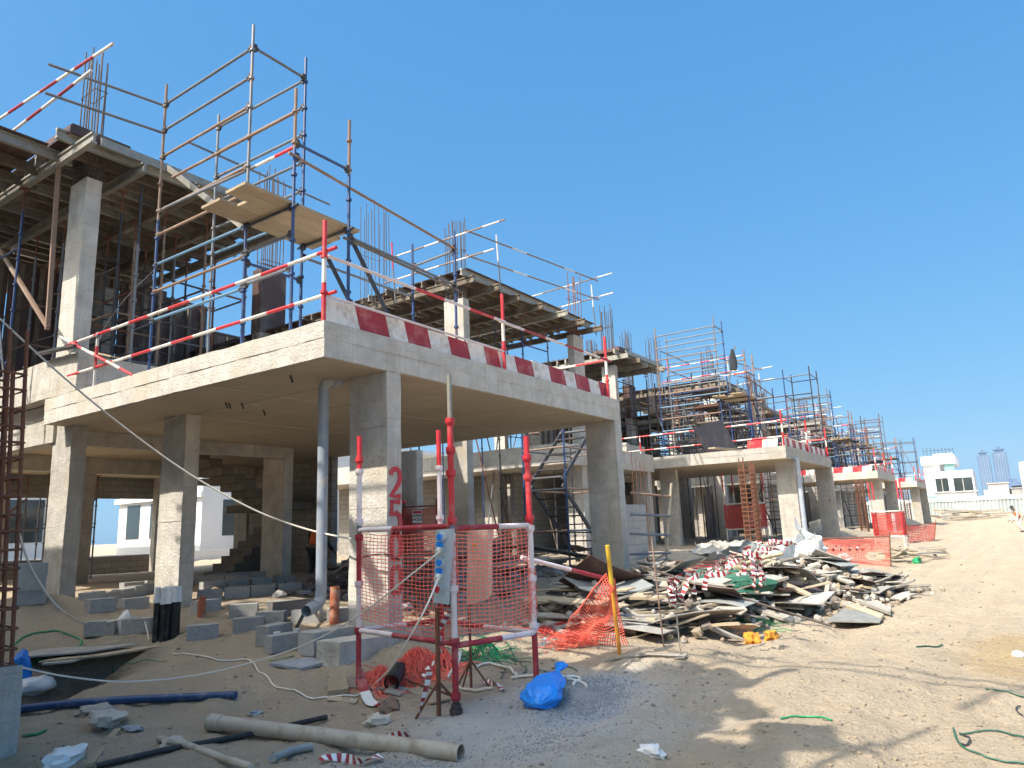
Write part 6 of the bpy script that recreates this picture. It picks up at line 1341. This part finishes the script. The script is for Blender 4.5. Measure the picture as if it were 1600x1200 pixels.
# corrugated fence
t = thing('sheet_fence', 'long pale corrugated sheet fence closing the end of the track', 'fence', (106, 0, .7)); y = 24.0; i = 0
while y > -62:
    mb = MB(); vs = []; n = 12
    for j in range(n + 1):
        yy = y - 2.4 * j / n; xx = 106 + .16 * (j % 2); vs += [(xx, yy, ground(106, yy) - .3), (xx, yy, 2.75)]
    mb.add(vs, [(2 * j, 2 * j + 1, 2 * j + 3, 2 * j + 2) for j in range(n)], FENCEM); mb.build('fence_sheet', t); y -= 2.4; i += 1
mb = MB(); mb.box((105.95, -62, 2.76), (106.12, 24, 3.2), RENDER_W); mb.build('top_band', t)
rnd = random.Random(3)
for i in range(16):
    p = AG(1475 + rnd.uniform(0, 75), 812 + rnd.uniform(-4, 3)); o = plank(p.x, p.y, p.z + rnd.uniform(.1, .9), math.radians(-60 + rnd.gauss(0, 15)), rnd.gauss(0, .05), rnd.uniform(2, 6), .3, .12, 0, i % 2); o['label'] = 'weathered board in the long stack before the corrugated fence'; o['group'] = 'boards stacked before the fence'
for i, (px, w_, h_, lb) in enumerate(((1558, 16, 13, 'grey unfinished concrete house shell beyond the fence'), (1592, 14, 11, 'lower grey concrete shell at the far right beyond the fence'))):
    X_S = 400.0 + 30 * i; y, z = YZ(px, 770, X_S); t = thing('concrete_shell', lb, 'building', (X_S, y, .6)); mb = MB(); mb.box((X_S, y - w_ / 2, 0), (X_S + 14, y + w_ / 2, h_ * .55), GREYR); mb.box((X_S - .5, y - w_ / 2 - .4, h_ * .55 + .01), (X_S + 14.5, y + w_ / 2 + .4, h_ * .6), GREYR); mb.box((X_S + 1, y - w_ * .3, h_ * .6 + .01), (X_S + 13, y + w_ * .2, h_), GREYR); mb.box((X_S + .5, y - w_ * .33, h_ + .01), (X_S + 13.5, y + w_ * .23, h_ + .5), GREYR); mb.build('wall', t)
    for u in (-.38, -.16, .06, .28): mb = MB(); mb.box((X_S - .1, y + w_ * u, .8), (X_S + .05, y + w_ * (u + .13), h_ * .45), DARK); mb.build('dark_opening_panel', t)  # dark panels on the solid wall stand in for shaded openings
for i, (pl, pr_, pt, lb) in enumerate(((1526, 1546, 713, 'slimmer left hand glass tower on the hazy skyline'), (1549, 1573, 708, 'wider right hand glass tower on the hazy skyline'))):
    X = 1500.0; ya, za = YZ(pl, pt, X); yb, zb = YZ(pr_, pt, X); t = thing('glass_tower', lb, 'tower', (X, (ya + yb) / 2, 0)); w_ = ya - yb
    mb = MB(); mb.box((X, yb, -2), (X + w_, ya, za), TOWER); mb.build('tower_shaft', t)
    mb = MB(); mb.box((X + w_ * .2, yb + w_ * .2, za + .1), (X + w_ * .8, ya - w_ * .2, za + 5), TOWER); mb.box((X + w_ * .1, yb + w_ * .1, za + 5.1), (X + w_ * .9, ya - w_ * .1, za + 6.5), TOWER); mb.box((X + w_ * .35, yb + w_ * .35, za + 6.6), (X + w_ * .65, ya - w_ * .35, za + 11), TOWER); mb.build('tower_crown', t)
    for j in range(1, 6): mb = MB(); y = yb + w_ * j / 6; mb.box((X - .6, y - .5, 0), (X - .05, y + .5, za - 1), MATS['tower_fin']); mb.build('facade_fin', t)
for i, (px, w_, h_) in enumerate(((1584, 26, 40), (1597, 22, 34), (1562, 40, 30), (1500, 60, 18), (1480, 50, 16))):
    y, z = YZ(px, 770, 1300.0); mb = MB(); mb.box((1300, y - w_ / 2, -2), (1330, y + w_ / 2, h_), TOWER if i < 2 else GREYR); mb.box((1305, y - w_ * .3, h_ + .05), (1325, y + w_ * .2, h_ + 5), TOWER if i < 2 else GREYR); solo(mb, 'skyline_block', ['hazy block right of the wider glass tower', 'hazy block at the picture edge on the skyline', 'low hazy building below the wider glass tower', 'low hazy building behind the white villa', 'low hazy building left behind the white villa'][i], 'building', 'low buildings of the skyline')
# ------------------------------------------------------------------ the unfinished house beside the photographer, whose shadow covers the foreground
t = thing('unfinished_house', 'unfinished house just out of the picture at left, shading the foreground', 'unfinished house', (-13, -3, 0)); 
mb = MB(); mb.box((-13.2, -2.0, SO), (-5.0, 12, SL), CONC); mb.box((-13.2, -1.8, 7.5), (-4.9, 12, 7.75), CONC); mb.build('slab', t)
for x in (-13, -9.2, -5.4):
    for y in (-1.7, 2, 7, 11.5): mb = MB(); mb.box((x, y, -.4), (x + .3, y + .4, SO - .005), CONC); mb.box((x, y, SL + .005), (x + .3, y + .4, 7.495), CONC); mb.build('column', t)
mb = MB(); mb.box((-5.3, -1.2, SL + .01), (-5.1, 11.4, 7.4), bw); mb.box((-12.6, -1.7, SL + .01), (-5.5, -1.5, 7.4), bw); mb.box((-5.3, -1.2, .0), (-5.1, 11.4, 3.6), bw); mb.build('block_wall', t)
rq = random.Random(4)
for i in range(34):  # unseen clutter added along the roof to break up its shadow edge
    x = -4.9 if i % 3 else rq.uniform(-12, -5); y = rq.uniform(-1.9, 7) if i % 3 else -1.8; a = rq.uniform(0, 6.28); L_ = rq.uniform(.4, 1.3)
    mb = MB(); mb.bar((x, y, 7.76 + rq.uniform(0, .15)), (x + L_ * math.cos(a) * .6, y + L_ * math.sin(a) * .6, 7.8 + rq.uniform(0, .5)), rq.uniform(.1, .5), .05, WOODD); solo(mb, 'plank', 'unseen board added on the roof at left to break up the shadow edge', 'plank', 'boards added on the unseen roof')
for i in range(30):  # unseen wide boards added to spread broken shade over the foreground
    x = rq.uniform(-8.2, -5.5); y = rq.uniform(-3.4, -1.7); z = rq.choice((4.6, 5.6, 6.6)); L_ = rq.uniform(.5, 1.6); a = rq.gauss(0, .5)
    mb = MB(); mb.bar((x - L_ * math.cos(a) * .5, y - L_ * math.sin(a) * .5, z), (x + L_ * math.cos(a) * .5, y + L_ * math.sin(a) * .5, z + rq.uniform(-.1, .2)), rq.uniform(.5, 1.1), .05, WOODD); solo(mb, 'plank', 'unseen board added on the scaffold at left to fill the foreground shadow', 'plank', 'boards added on the unseen scaffold')
t = thing('access_scaffold', 'scaffold of the house just out of the picture at left', 'scaffold', (-4.6, -3, 0))
for y in (-3.6, -1.2, 1.2, 3.6, 6): mb = MB(); mb.tube((-4.72, y, 7.5), (-4.72, y, 9.2), .03, BLUE); mb.build('standard', t)
for y in (-1.75, -3.4):
    for x in (-8.0, -6.7, -5.45): mb = MB(); mb.tube((x, y, ground(x, y) - .1), (x, y, 7.6), .03, BLUE); mb.build('standard', t)
for z in (4.55, 5.55, 6.55):
    for x in (-8.0, -6.7, -5.45): mb = MB(); mb.tube((x, -3.5, z), (x, -1.6, z), .03, GREY); mb.build('ledger', t)
for z in (8.5, 9.0): mb = MB(); mb.tube((-4.72, -4.4, z), (-4.72, 7, z), .03, GREY); mb.build('ledger', t)

# ------------------------------------------------------------------ the dusty air over the site
hz = bpy.data.materials.new('dusty_air'); hz.use_nodes = True; nt = hz.node_tree; nt.nodes.remove(nt.nodes['Principled BSDF'])
pv = N(nt, 'ShaderNodeVolumePrincipled'); pv.inputs['Color'].default_value = (.86, .92, 1, 1); pv.inputs['Density'].default_value = .00017; pv.inputs['Anisotropy'].default_value = .2
nt.links.new(pv.outputs[0], nt.nodes['Material Output'].inputs['Volume'])
mb = MB(); mb.box((min(gx) - 20, min(gy) - 20, -6), (max(gx) + 20, max(gy) + 20, 125), hz); o = mb.build('haze'); o['kind'] = 'stuff'; o['label'] = 'thin dusty air over the whole site'
